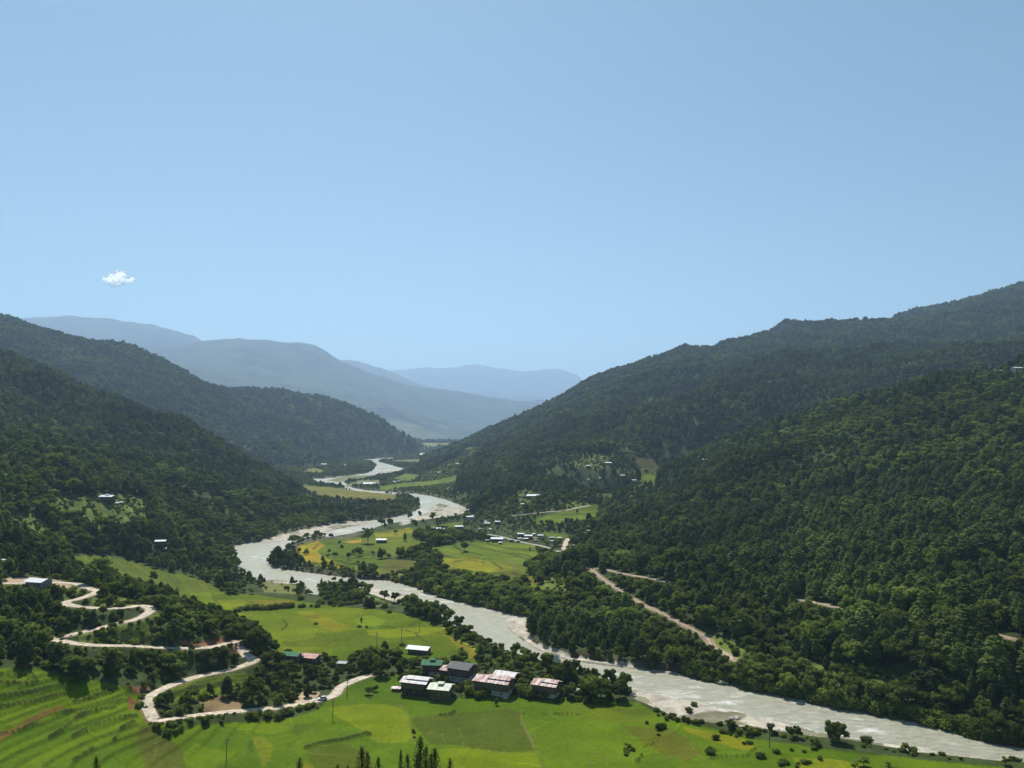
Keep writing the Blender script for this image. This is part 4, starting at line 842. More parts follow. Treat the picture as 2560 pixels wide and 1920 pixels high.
# the village across the river
VG = 'houses of the village across the river'
VIL = [(240, 262, 110, 'white', 'white', 'leftmost long white roof of the village by the river bend', -8, 3.5), (360, 275, 95, 'white', 'white', 'gabled village house with white front right of the leftmost long roof', 20, 5), (430, 292, 50, 'white', 'mud', 'small white roof tucked below the gabled white fronted house', -5, 2.6),
       (535, 262, 120, 'white', 'dark', 'tall dark two storey village house with white hipped roof above the terraces', 12, 7), (640, 280, 60, 'dull', 'mud', 'grey roof just right of the tall dark village house', -12, 2.8), (690, 112, 100, 'white', 'white', 'white roofed house nearest the sandbar at the back of the village', 5, 5),
       (728, 68, 45, 'dull', 'mud', 'farthest small roof behind the house nearest the sandbar', 0, 2.5), (905, 150, 42, 'white', 'mud', 'small white roof at the back centre of the village under the dark wood', 10, 3), (932, 198, 88, 'white', 'dark', 'white twin gable house in front of the dark wood at village centre', -14, 4.6),
       (1075, 176, 88, 'white', 'dark', 'white roofed house at the back right of the village beside palm like trees', -14, 4.4), (975, 256, 40, 'white', 'mud', 'little white roof below the white twin gable house', 0, 2.4), (780, 302, 42, 'white', 'mud', 'little pale roof among trees near the middle of the village', -20, 2.4),
       (828, 252, 46, 'dull', 'mud', 'dull grey roof among trees at the middle of the village', 0, 2.6), (1068, 420, 185, 'white', 'brown', 'widest white roofed farmhouse at the top edge of the terraced field', -8, 4.6), (930, 412, 48, 'dull', 'mud', 'small roof at the left end of the widest farmhouse', 0, 2.4),
       (1112, 446, 56, 'white', 'mud', 'low white lean shed in front of the widest farmhouse', 0, 2.2), (1395, 348, 108, 'white', 'red', 'white roofed house with reddish wall at the right of the village', -10, 4.2), (1502, 376, 112, 'white', 'red', 'wide white roof beside the reddish walled house', -10, 4.2),
       (1380, 390, 56, 'white', 'mud', 'small pale roof just below the reddish walled house', 0, 2.6), (1462, 398, 76, 'white', 'mud', 'flat white roof in front of the wide white roof at right', 0, 2.6), (1268, 412, 66, 'dull', 'dark', 'dull roof between the widest farmhouse and the right cluster', 0, 2.5),
       (1358, 420, 50, 'dull', 'dark', 'dull low roof left end of the lane in the right cluster', 0, 2.4), (1596, 384, 42, 'rust', 'mud', 'small rusty roof left of the tall white fronted house', 0, 2.8), (1570, 324, 28, 'white', 'mud', 'tiny white hut behind the rusty small roof', 0, 2.2),
       (1665, 362, 88, 'white', 'white', 'tall white fronted house with stacked white roof at the village right', 0, 6.5), (1602, 412, 46, 'rust', 'red', 'orange brown shed below the tall white fronted house', 0, 2.4), (1828, 398, 88, 'dull', 'dark', 'dark roofed house near the sandy road', -6, 3.6),
       (1830, 424, 62, 'white', 'mud', 'white low roof just below the dark roofed house near the sandy road', 0, 2.2), (1930, 388, 64, 'white', 'mud', 'white shed at the top of the sandy road', -18, 2.6), (2135, 482, 42, 'white', 'mud', 'upper of two small white huts right of the sandy road', 0, 2.4),
       (2115, 542, 48, 'white', 'mud', 'lower of two small white huts right of the sandy road', -10, 2.4), (1735, 752, 112, 'white', 'grey', 'big arched white roof house in trees right of the terraced field', -12, 5.5), (1706, 640, 38, 'dull', 'mud', 'small grey roof just behind the big arched roof house', 0, 2.4),
       (1850, 560, 40, 'rust', 'mud', 'pinkish hut beside the lane above the big arched roof house', 0, 2.4), (1898, 570, 28, 'white', 'mud', 'tiny pale hut right of the pinkish hut', 0, 2)]
for x, y, wp, rf, wl, lab, rz_, hg in VIL: small('V', x, y, wp, lab, roof=rf, wall=wl, rz=rz_, hgt=hg, group=VG, name='house' if wp > 60 else 'hut', cat='house' if wp > 60 else 'hut', windows=4 if wp > 80 else 2, wd=.55 if wp > 60 else .7, cap=20)
HG = 'scattered houses on the right hillsides'
for x, y, wp, rf, wl, lab in [(1085, 240, 60, 'white', 'dark', 'white roof at the top of the pale track on the grassy knoll'), (1332, 205, 85, 'white', 'dark', 'wide white roof at the right of the grassy knoll'), (1505, 364, 60, 'white', 'mud', 'white hipped roof left of the bright side valley field'),
                              (1647, 438, 60, 'white', 'mud', 'white hipped roof nearest the tall lone pine of the side valley'), (405, 616, 172, 'white', 'red', 'long white roofed school with red walls above the valley road'), (280, 716, 55, 'white', 'mud', 'small white roof below the long red walled building'),
                              (1085, 406, 20, 'white', 'white', 'tiny white hut below the pale track of the knoll'), (1226, 380, 20, 'white', 'white', 'tiny white hut in the middle of the knoll wood'), (1092, 1042, 60, 'rust', 'mud', 'brown roofed house in trees just above the sandy road'), (1076, 1092, 36, 'white', 'white', 'bright little white hut below the brown roofed house')]:
    small('B', x, y, wp, lab, roof=rf, wall=wl, hgt=3.6 if wp > 50 else 2.4, group=HG, name='house' if wp > 50 else 'hut', cat='house' if wp > 50 else 'hut', windows=3 if wp > 50 else 0, cap=40)
small(6, 1826, 424, 35, 'white roof on the ridge line between the right hills', group=HG, name='house')
house(2507, 940, 27, 7, 4.2, 8, 'white', 'long white roofed building on the crest of the near right hill', wall='brown', windows=8, group=HG, name='long_house', pitch=.2, z_off=3)
house(2542, 936, 11, 7, 5.0, 6, 'white', 'white fronted house with dark windows at the right end of the crest building', wall='white', upper='white', windows=2, group=HG, z_off=3)
small(0, 2443, 949, 24, 'low row of white roofs left of the long building on the crest', group=HG, name='shed', cat='shed', windows=0, cap=18)
UG = 'buildings upstream in the valley'
for x, y, wp, lab, nm in [(1240, 632, 200, 'big bright white roofed hall on the flat beside the upstream river', 'hall'), (608, 345, 80, 'white roofed house among trees left of the upstream river', 'house'), (1585, 590, 52, 'left one of two small white roofs in the green upstream field', 'hut'), (1640, 580, 32, 'right one of two small white roofs in the green upstream field', 'hut'),
                          (1768, 268, 26, 'tiny white roof by the upper bend of the river', 'hut'), (2190, 462, 40, 'small white roof on the slope right of the upstream fields', 'hut'), (2090, 172, 60, 'far white house beside the narrow reach of river', 'house')]:
    small('U', x, y, wp, lab, group=UG, name=nm, cat='hall' if nm == 'hall' else 'house', hgt=5 if nm == 'hall' else 3, wall='white', windows=4 if nm == 'hall' else 0, cap=60)
for x, y, wp, lab in [(1778, 446, 24, 'left one of two white roofs below the sloping hillside field'), (1812, 452, 26, 'right one of two white roofs below the sloping hillside field')]: small(5, x, y, wp, lab, group=UG, name='hut', windows=0, cap=30)
for i, (x, y, wp) in enumerate([(905, 1021, 3), (910, 1018, 4), (914, 1022, 5), (920, 1017, 4), (924, 1022, 4), (929, 1018, 4), (934, 1022, 4), (939, 1018, 3), (947, 1019, 6), (955, 1019, 6), (1050, 1100, 5), (1063, 1101, 4), (1070, 1101, 4)]):
    small(0, x, y + 1, wp, 'white building of the far off hillside town' if i < 10 else 'white building beside the farthest pale green field', group='far hillside town' if i < 10 else 'houses by the farthest field', name='town_building', cat='building', hgt=12, wall='white', windows=0, cap=90)

# ------------------------------------------------------------------ utility poles, wires, vehicles, walls, flag, rocks
M_pole = simple("pole_wood", (.10, .08, .06), .9)
def pole(px, py, h_, label, arms=2):
    x, y, z = hit(px, py)
    r_ = bpy.data.objects.new('utility_pole', None); COL.objects.link(r_); r_.location = (x, y, z); r_.rotation_euler = (0, 0, rnd.uniform(-.5, .2)); tag(r_, label, 'utility pole', 'utility poles in the valley')
    mb = MB(); mb.tube((0, 0, -.5), (0, 0, h_), .16, .10, 8); link('post', mb.mesh('post', [M_pole]), r_)
    for i in range(arms):
        mb = MB(); mb.box(-1.0, 1.0, -.06, .06, h_ - .5 - i * .9, h_ - .38 - i * .9); c_ = link('crossarm', mb.mesh('crossarm', [M_pole]), r_)
        mi = MB()
        for xx in (-.85, 0.3, .85): mi.tube((xx, 0, h_ - .375 - i * .9), (xx, 0, h_ - .12 - i * .9), .05, .03, 6)
        link('insulator', mi.mesh('insulator', [WM['white']]), c_)
for px, py, h_, lab in [(832, 1796, 8.0, 'tall utility pole with crossarms in the field below the lower road'), (868, 1740, 7, 'utility pole beside the pale road bend left of the farmhouses'), (942, 1622, 8.5, 'leftmost utility pole in the middle rice field'),
                        (1004, 1611, 8.5, 'middle utility pole of the middle rice field'), (1049, 1578, 8, 'utility pole nearest the river in the middle field'), (1149, 1733, 8, 'utility pole right beside the pale green roofed farmhouse'), (969, 1680, 8.5, 'utility pole in the trees left of the green roof'),
                        (1924, 1870, 9, 'utility pole in the lower right field near the gravel bank'), (566, 1908, 8, 'utility pole at the bottom edge left of centre'), (1208, 1418, 8, 'utility pole in the yellow terraces across the river')]: pole(px, py, h_, lab)
def car(px, py, rz, label, col):
    x, y, z = hit(px, py); r_ = bpy.data.objects.new('car', None); COL.objects.link(r_); r_.location = (x, y, z + .12); r_.rotation_euler = (0, 0, math.radians(rz)); tag(r_, label, 'car')
    pm = simple("car_paint", col, .3, .05, 1, .6)
    mb = MB(); prof = [(-2, .35), (-2, .85), (-1.1, .98), (1.9, 1.0), (2.05, .8), (2.05, .35)]
    n = len(prof); mb.add([(p[0], -.85, p[1]) for p in prof] + [(p[0], .85, p[1]) for p in prof], [tuple(range(n)), tuple(range(2 * n - 1, n - 1, -1))] + [(i, n + i, n + (i + 1) % n, (i + 1) % n) for i in range(n)])
    link('body', mb.mesh('body', [pm]), r_)
    mb = MB(); A = [(-1.0, -.78, .97), (1.7, -.78, .99), (1.7, .78, .99), (-1.0, .78, .97), (-.4, -.66, 1.5), (1.4, -.66, 1.5), (1.4, .66, 1.5), (-.4, .66, 1.5)]
    mb.add(A, [(4, 5, 6, 7), (0, 1, 5, 4), (1, 2, 6, 5), (2, 3, 7, 6), (3, 0, 4, 7)]); link('window', mb.mesh('window', [M_win]), r_)
    mb = MB(); mb.box(-.35, 1.35, -.62, .62, 1.503, 1.56); link('roof_panel', mb.mesh('roof_panel', [pm]), r_)
    for sx in (-1.25, 1.3):
        for sy in (-.85, .85):
            mb = MB(); mb.tube((sx, sy - .1, .33), (sx, sy + .1, .33), .33, .33, 12); link('wheel', mb.mesh('wheel', [M_win]), r_)
car(806, 1751, 20, 'white car on the lower dirt road beside the bare bank', (.7, .7, .7))
car(259, 1479, 30, 'grey car parked at the outer edge of the upper hairpin', (.3, .3, .32))
M_stone = simple("pale_stone", (.42, .38, .33), .95, .25, 2, .1, 0, .4); M_rwall = simple("red_wall_face", (.34, .15, .10), .95)
x, y, z = hit(1412, 1722)
r_ = bpy.data.objects.new('garden_wall', None); COL.objects.link(r_); r_.location = (x, y, z); r_.rotation_euler = (0, 0, math.radians(-38)); tag(r_, 'low red garden wall with pale capping right of the rightmost farmhouse', 'wall')
mb = MB(); mb.box(-8, 8, -.2, .2, -1.2, 1.3); mb.box(7.6, 8, -4, -.203, -1.2, 1.3); link('wall_face', mb.mesh('wall_face', [M_rwall]), r_)
mb = MB(); mb.box(-8.1, 8.1, -.3, .3, 1.303, 1.5); mb.box(7.5, 8.1, -4.1, -.303, 1.303, 1.5); link('capping', mb.mesh('capping', [WM['white']]), r_)
x, y, z = hit(1384, 1690)
r_ = bpy.data.objects.new('prayer_flag', None); COL.objects.link(r_); r_.location = (x, y, z); tag(r_, 'white cloth flag on a tall thin pole behind the rightmost farmhouse', 'flag')
mb = MB(); mb.tube((0, 0, -.5), (0, 0, 9.8), .08, .05, 6); link('pole', mb.mesh('pole', [M_pole]), r_)
mb = MB(); Vf = []; nx = 8; nz = 6
for side in (0, .03):
    for i in range(nx + 1):
        for j in range(nz + 1):
            u = i / nx; v = j / nz; Vf.append((.06 + u * 2.6, .35 * math.sin(u * 5 + v * 2) + side, 6.7 + v * 2.8 - .5 * u * (1 - v) + .5 * u * math.sin(v * 3)))
m_ = (nx + 1) * (nz + 1); Ff = []
for i in range(nx):
    for j in range(nz):
        a_ = i * (nz + 1) + j; Ff += [(a_, a_ + nz + 1, a_ + nz + 2, a_ + 1), (m_ + a_ + 1, m_ + a_ + nz + 2, m_ + a_ + nz + 1, m_ + a_)]
mb.add(Vf, Ff); link('cloth', mb.mesh('cloth', [simple("flag_cloth", (.75, .75, .75), .9, .05)]), r_)
# river boulders
def rockmesh(seed):
    g_ = np.random.default_rng(seed); mb = MB(); V_, F_ = ICO2; mb.add(V_ * (1 + .16 * g_.normal(size=(len(V_), 1))) * np.array([1, .75, .55]), F_); return mb.mesh('boulder', [M_stone])
ROCKS = [rockmesh(600 + i) for i in range(4)]
px, py = Zp(3, [(775, 820)])[0]; x, y, z = hit(px, py)
o_ = link('boulder', ROCKS[0], None, (x, y, .5)); o_.scale = (2.6, 2.2, 2.0); tag(o_, 'big dark grey boulder in the water under the right bank trees', 'boulder')

# ------------------------------------------------------------------ where trees can grow
vis = np.maximum.accumulate((H - CAM_H) / rr, axis=1)
forest = (~river) & (~gm) & (~field) & (roadmask > 3.6) & (H > .2) & (rr > 255)
noveg = inpoly(PXS, PYS, Zp(1, [(0, 425), (180, 420), (330, 430), (470, 465), (440, 490), (150, 470), (0, 470)])) | inpoly(PXS, PYS, Zp(1, [(1280, 870), (1400, 840), (1500, 825), (1560, 850), (1500, 885), (1320, 890)]))
noveg |= inpoly(PXS, PYS, Zp(1, [(1280, 1215), (1420, 1190), (1560, 1220), (1560, 1300), (1330, 1300)])) | inpoly(PXS, PYS, Zp(5, [(430, 1255), (600, 1262), (680, 1290), (660, 1330), (440, 1320)]))
noveg |= inpoly(PXS, PYS, Zp(3, [(345, 905), (480, 950), (560, 985), (760, 1015), (1000, 1045), (1200, 1080), (1380, 1095), (1560, 1130), (1700, 1160), (2400, 1225), (2400, 1250), (1560, 1160), (1200, 1105), (1000, 1080), (760, 1050), (560, 1015), (440, 985), (330, 925)]))
noveg |= inpoly(PXS, PYS, Zp(2, [(-260, 470), (-60, 470), (100, 530), (150, 540), (250, 545), (330, 580), (560, 615), (680, 630), (760, 640), (900, 680), (1000, 720), (1000, 740), (700, 660), (300, 615), (0, 560), (-200, 520)]))
noveg |= inpoly(PXS, PYS, Zp(2, [(520, 520), (640, 550), (800, 610), (800, 650), (640, 620), (520, 600)]))
noveg |= inpoly(PXS, PYS, Zp(2, [(1000, 680), (1060, 712), (1200, 800), (1400, 890), (1370, 900), (1180, 830), (1060, 750)]))
noveg |= inpoly(PXS, PYS, Zp(3, [(300, 860), (480, 905), (560, 885), (990, 975), (1380, 1062), (1800, 1130), (2500, 1185), (2500, 1400), (300, 1100)])) & ~river
noveg &= rr < 1200
forest &= ~noveg
village = inpoly(PXS, PYS, [(960, 1660), (1080, 1640), (1200, 1660), (1340, 1690), (1450, 1700), (1460, 1745), (1000, 1745)]) & (rr < 700)
village |= inpoly(PXS, PYS, Zp('V', [(150, 130), (600, 90), (900, 110), (1200, 150), (1700, 280), (2000, 330), (2212, 450), (2150, 600), (1800, 640), (1700, 460), (1300, 360), (700, 350), (400, 330)])) & (rr < 1500)
rw_ = np.zeros_like(river)
shore = inpoly(PXS, PYS, Zp(5, [(550, 1100), (590, 1020), (700, 950), (850, 925), (1100, 900), (1250, 860), (1500, 800), (1860, 760), (1860, 850), (1480, 930), (1100, 965), (860, 985), (700, 1010), (650, 1070), (640, 1115)])) & (rr < 1500)
den = np.where(forest, 1.0, 0)
den = np.where(shore & forest, np.where(PXS < 815, .5, .05), den); den = np.where(scrub, .10, den); den = np.where(village & forest, .55, den)
clear = fbm(GX, GY, 120, 3, 130)
den *= np.where((clear > .42) & (rr > 900), .35, 1)
pinef = np.clip(.40 + .9 * fbm(GX, GY, 200, 3, 131) + .25 * sstep(8, 60, H) - .5 * (H < 7), 0, 1)
pinef = np.where(inpoly(PXS, PYS, Zp(2, [(1560, 700), (1700, 690), (2300, 760), (2400, 960), (2000, 960), (1800, 900), (1640, 820)]) + []), .85, pinef)
pinef = np.where(village | inpoly(PXS, PYS, [(600, 1600), (1000, 1600), (1500, 1640), (1620, 1760), (600, 1790)]) & (rr < 700), .06, pinef)
houses_xy = np.array(HOUSES)

def scatter(spacing, r0, r1, jit=.48, seed=0):
    g_ = np.random.default_rng(seed)
    xs = np.arange(-r1 * .72, r1 * .72, spacing); ys = np.arange(r0 * .7, r1, spacing)
    if len(xs) * len(ys) > 4e6: raise RuntimeError("too many")
    X, Y = np.meshgrid(xs, ys); X = (X + g_.uniform(-jit, jit, X.shape) * spacing).ravel(); Y = (Y + g_.uniform(-jit, jit, Y.shape) * spacing).ravel()
    r_ = np.hypot(X, Y); k_ = (r_ >= r0) & (r_ < r1) & (np.abs(np.arctan2(X, Y)) < math.radians(36.5)); X = X[k_]; Y = Y[k_]
    d = gnear(den, X, Y); k_ = g_.uniform(size=len(X)) < d; X = X[k_]; Y = Y[k_]
    Z_ = gsample(H, X, Y); r_ = np.hypot(X, Y)
    k_ = (Z_ + 16 - CAM_H) / r_ > gnear(vis, X * .985, Y * .985) - .012
    return X[k_], Y[k_], Z_[k_]
T_ = []
for sp, r0, r1, s_ in [(5.6, 250, 700, 1), (6.6, 700, 1300, 2), (7.6, 1300, 2100, 3), (9.5, 2100, 3300, 4), (15, 3300, 5200, 5)]:
    X, Y, Z_ = scatter(sp, r0, r1, seed=s_); T_.append(np.column_stack([X, Y, Z_, np.full(len(X), sp)]))
T_ = np.concatenate(T_)
g_ = np.random.default_rng(99)
n = len(T_)
isP = g_.uniform(size=n) < gnear(pinef, T_[:, 0], T_[:, 1])
sizen = 1 + .35 * fbm(T_[:, 0], T_[:, 1], 70, 2, 140)
hgt = np.where(isP, g_.uniform(8.0, 17.5, n), g_.uniform(5.0, 13.0, n)) * sizen * (T_[:, 3] / 7.2) ** .45
sc_ = gnear(scrub.astype(float), T_[:, 0], T_[:, 1]) > .5
hgt = np.where(sc_, hgt * .5, hgt); isP &= ~(sc_ & (g_.uniform(size=n) < .7))
wfac = np.where(isP, g_.uniform(.95, 1.4, n), g_.uniform(.95, 1.35, n)) * np.where(T_[:, 3] > 9, 1.25, 1)
PXt, PYt = project(T_[:, 0], T_[:, 1], T_[:, 2]); rT = np.hypot(T_[:, 0], T_[:, 1])
lowland = (T_[:, 2] < 9) & (rT < 1600); hgt = np.where(lowland, hgt * .78, hgt)
hgt = np.where((T_[:, 2] < 14) & (rT > 1150) & (rT < 4500), hgt * .55, hgt)
bankz = (PXt > 1150) & (PXt < 1520) & (PYt > 1590) & (PYt < 1720) & (rT < 600); hgt = np.where(bankz, hgt * .68, hgt)
leftspur = (PXt < 900) & (PYt > 1380) & (rT < 700); hgt = np.where(leftspur, hgt * .64, hgt)
side = inpoly(PXt, PYt, Zp(6, [(150, 840), (560, 620), (700, 380), (1250, 360), (1520, 420), (1500, 560), (1150, 720), (1080, 860), (900, 980), (700, 1010), (150, 900)])) & (rT > 750) & (rT < 1900); hgt = np.where(side, hgt * .58, hgt)
sz = gnear(shore.astype(float), T_[:, 0], T_[:, 1]) > .5; hgt = np.where(sz, hgt * .7, hgt)
vz = gnear(village.astype(float), T_[:, 0], T_[:, 1]) > .5; hgt = np.where(vz, hgt * .8, hgt)
keep = np.ones(n, bool)
for hx, hy, hL, hW, hh_ in HOUSES:
    dx = T_[:, 0] - hx; dy = T_[:, 1] - hy
    dd = np.hypot(hx, hy); ux, uy = hx / dd, hy / dd
    al = dx * ux + dy * uy; ac = np.abs(-dx * uy + dy * ux)
    keep &= ~((np.hypot(dx, dy) < max(hL, hW) * .5 + 3.0) | ((al < 0) & (al > -np.maximum(9, hh_ * 3.2 + hgt * 1.6)) & (ac < hL * .5 + 1.5)))
PT_, QT_ = project(T_[:, 0], T_[:, 1], T_[:, 2] + hgt); rt = np.hypot(T_[:, 0], T_[:, 1]); hmax = np.full(n, 99.0)
for name, hw, L, lab in ROADL:      # trees just below a road stay lower than the road
    A_, B_ = project(L[:, 0], L[:, 1], L[:, 2]); dR = np.hypot(L[:, 0], L[:, 1])
    some = fbm(L[:, 0], L[:, 1], 22, 2, 160) > (-.08 if name == 'dirt_track' else -.6 if name == 'dirt_road' else -.5)
    for i in range(0, len(L), 2):
        if not some[i]: continue
        m_ = (rt < dR[i] + 1) & (rt > dR[i] - 60) & (np.abs(PT_ - A_[i]) < .40 * hgt * wfac / rt * FPX)
        hmax[m_] = np.minimum(hmax[m_], CAM_H + (L[i, 2] - CAM_H) / dR[i] * rt[m_] - T_[m_, 2] - .2)
keep &= hmax > 2.6
hgt = np.minimum(hgt, hmax)
T_ = T_[keep]; isP = isP[keep]; hgt = hgt[keep]; wfac = wfac[keep]
# trees that stand alone or matter by themselves: (zoom, x, y, height in photo px of that zoom, kind, label)
SOLO = [(2, 570, 205, 105, 'b', 'biggest round tree left of the lone barn on the yellow fields', 1.0), (2, 125, 262, 32, 'b', 'leftmost small tree on the yellow fields', 1.2), (2, 170, 276, 42, 'b', 'second small tree from the left on the yellow fields', 1.2), (2, 320, 272, 34, 'b', 'tree in the upper middle of the yellow fields above a smaller one', 1.1),
        (2, 308, 296, 22, 'b', 'small tree between two others in the middle of the yellow fields', 1.1), (2, 357, 296, 36, 'b', 'round tree at the right edge of the yellow crop', 1.2), (2, 277, 324, 42, 'b', 'nearest slim tree on the yellow fields', .9), (2, 445, 308, 52, 'b', 'tall ragged tree below the tree cluster on the peninsula', 1.0),
        (2, 480, 272, 40, 'b', 'left tree of the cluster in the middle of the peninsula', 1.1), (2, 510, 286, 58, 'b', 'right taller tree of the cluster in the middle of the peninsula', 1.1), (2, 385, 205, 22, 'b', 'small tree beside the tan harvested strip', 1.1), (2, 400, 236, 26, 'b', 'small pair tree below the tan harvested strip', 1.2), (2, 600, 278, 26, 'b', 'low bushy tree in green field right of the cluster', 1.4),
        (2, 505, 340, 26, 'b', 'low tree at the lower edge of the green terraces on the peninsula', 1.4), (2, 810, 190, 62, 'p', 'pine standing right of the lone barn', 1.0), (2, 750, 142, 26, 'b', 'low round tree behind the lone barn', 1.3), (2, 1195, 260, 66, 'b', 'lone umbrella shaped tree at the top of the terraced field', 1.1),
        (2, 1420, 448, 26, 'b', 'tiny dark tree low in the terraced field', .9), (2, 1620, 252, 26, 'p', 'tiny slim tree at the upper right of the terraced field', .8), (2, 712, 100, 62, 'b', 'tall thin tree on the near shore of the upstream river', .9), (2, 845, 45, 48, 'b', 'slim tree by the sandbar water', .8), (2, 990, 50, 50, 'b', 'tree standing on the sandbar edge', .9),
        (2, 1025, 72, 36, 'b', 'dark squat tree by the green field near the sandbar', 1.3), (2, 1155, 808, 72, 'b', 'big round bush tree at the river corner of the middle field', 1.3), (2, 1110, 742, 26, 'p', 'tiny dark tree at the river edge beyond the middle field', .8), (2, 527, 715, 34, 'p', 'lone slim dark tree in the middle rice field', 1.1),
        (2, 140, 508, 64, 'b', 'dark tree at the mouth of the side channel', .9), (2, 940, 680, 48, 'b', 'bushy tree on the bank above the white water', 1.3), (2, 1180, 975, 98, 'b', 'tall dark tree behind the grey roofed farmhouse', .95), (2, 795, 1135, 88, 'b', 'dark round tree left of the dark timber farmhouse', 1.0),
        (2, 980, 1200, 66, 'b', 'bright leafy tree in front between the two joined farmhouses', 1.3), (2, 1730, 1030, 105, 'b', 'tallest dark round tree behind the white flag', 1.1), (2, 1100, 1170, 40, 'b', 'small leafy tree right of the pale green roofed farmhouse', 1.3),
        (3, 1295, 1098, 102, 'b', 'left one of the joined pair of dark trees by the gravel bank', 1.0), (3, 1335, 1102, 98, 'b', 'right one of the joined pair of dark trees by the gravel bank', .85), (3, 1003, 1058, 50, 'b', 'single slim dark tree on the field edge by the gravel', .8), (3, 1098, 1080, 62, 'b', 'left one of two dark trees between the gravel and the field', .9),
        (3, 1134, 1078, 58, 'b', 'right one of two dark trees between the gravel and the field', .8), (3, 815, 1035, 40, 'b', 'spreading bush tree on the gravel edge', 1.6), (3, 1648, 1142, 40, 'b', 'bare looking small tree on the gravel near the lower right', 1.0), (3, 1448, 1214, 50, 'b', 'round bush tree at the bottom in the lower right field', 1.5),
        (3, 1565, 1212, 20, 'b', 'tiny round bush right of the round bush tree at the bottom', 1.6), (3, 2125, 1208, 36, 'b', 'small dark tree at the lower right corner of the river bank', 1.1), (3, 285, 900, 82, 'b', 'round dark tree at the river bank right of the farmhouses', 1.3), (3, 195, 895, 100, 'b', 'wide leafy tree left of the round bank tree', 1.3), (3, 140, 890, 100, 'b', 'leafy tree at the right end of the farm lane', 1.2),
        (3, 20, 830, 130, 'b', 'tall tree on the bank just right of the white flag', 1.0), (3, 60, 830, 80, 'b', 'dark tree next to the tall bank tree', 1.1), (1, 995, 450, 66, 'b', 'lone dark tree on the upper left terraces', .9), (1, 665, 372, 78, 'b', 'dark clump tree at the top of the left terraces', 1.5), (1, 610, 452, 66, 'b', 'round dark tree on the left terraces above the hairpin', 1.0),
        (1, 712, 492, 94, 'p', 'tall pine beside the upper hairpin', 1.1), (1, 800, 540, 130, 'b', 'large dark tree right of the upper hairpin', 1.1), (1, 860, 540, 120, 'b', 'second large dark tree right of the upper hairpin', 1.0), (1, 1122, 590, 86, 'p', 'slim pine standing above the left wood', .9), (1, 1362, 1195, 95, 'b', 'lone dark tree on the terraces inside the lower road bend', .8),
        (1, 1240, 905, 60, 'b', 'small dark tree below the second hairpin leg', .8), (1, 1640, 905, 150, 'b', 'tall dark tree at the right end of the second hairpin', .9), (1, 1700, 940, 170, 'b', 'tallest dark tree right of the second hairpin', .9), (1, 1640, 1240, 180, 'b', 'big dark tree on the bank above the lower road', 1.0),
        (2, 575, 1185, 55, 'b', 'leafy shrub tree in the field left of the farmhouses', 1.3), (2, 620, 1165, 40, 'b', 'small leafy shrub tree right of the first one in the field', 1.3), (2, 1405, 1255, 52, 'b', 'slim double tree on the field border below the big rusty farmhouse', .7), (2, 865, 1455, 48, 'b', 'small dark tree on the border of the bright field', .7),
        ('B', 1708, 440, 250, 'p', 'tall lone pine beside the side valley field', .8), ('B', 1090, 905, 105, 'p', 'dark pine on the right of the side valley terraces', 1.2), ('B', 950, 800, 55, 'p', 'small dark pine on the side valley terraces', 1.2)]
isolo = []
for k_, x, y, hp, kd, lab, wf in SOLO:
    (px, py), = Zp(k_, [(x, y)]); X, Y, Z_ = hit(px, py); d = dist_at(X, Y, Z_)
    isolo.append((X, Y, Z_, min(24, hp / ZO[k_][2] * d / FPX), kd, lab, wf))
sxy = np.array([(q[0], q[1]) for q in isolo])
dmin = np.full(len(T_), 99.0)
for q in isolo: dmin = np.minimum(dmin, np.hypot(T_[:, 0] - q[0], T_[:, 1] - q[1]))
k_ = dmin > 2.5; T_ = T_[k_]; isP = isP[k_]; hgt = hgt[k_]; wfac = wfac[k_]
r_all = np.hypot(T_[:, 0], T_[:, 1])
PXT, PYT = project(T_[:, 0], T_[:, 1], T_[:, 2] + hgt * .5)
inframe = (PXT > -5) & (PXT < 2565) & (PYT < 1925)
seen = inframe & ((T_[:, 2] + hgt * .8 - CAM_H) / r_all > gnear(vis, T_[:, 0] * .985, T_[:, 1] * .985))
app = np.where(seen, hgt / r_all, 0)
nP_solo = sum(q[4] == 'p' for q in isolo); nB_solo = len(isolo) - nP_solo
ind = np.zeros(len(T_), bool)
for kind_, cnt in ((True, 300 - nP_solo), (False, 300 - nB_solo)):
    idx = np.nonzero((isP == kind_) & (app > 0))[0]; idx = idx[np.argsort(-app[idx])][:cnt]; ind[idx] = True
BCm = [m.mesh('crown', [M_leaf]) for m in BC]; BTm = [m.mesh('trunk', [M_bark]) for m in BT]; PCm = [m.mesh('crown', [M_needle]) for m in PC]; PTm = [m.mesh('trunk', [M_bark]) for m in PT]
def put_tree(x, y, z, h_, pine, wf, label, group, v=None):
    v = rnd.randrange(NV) if v is None else v
    r_ = bpy.data.objects.new('pine_tree' if pine else 'broadleaf_tree', None); COL.objects.link(r_); r_.location = (x, y, z); r_.rotation_euler = (0, 0, rnd.uniform(0, 6.28)); r_.scale = (h_ * wf, h_ * wf, h_); r_.empty_display_size = .3
    tag(r_, label, 'tree', group); link('crown', (PCm if pine else BCm)[v], r_); link('trunk', (PTm if pine else BTm)[v], r_)
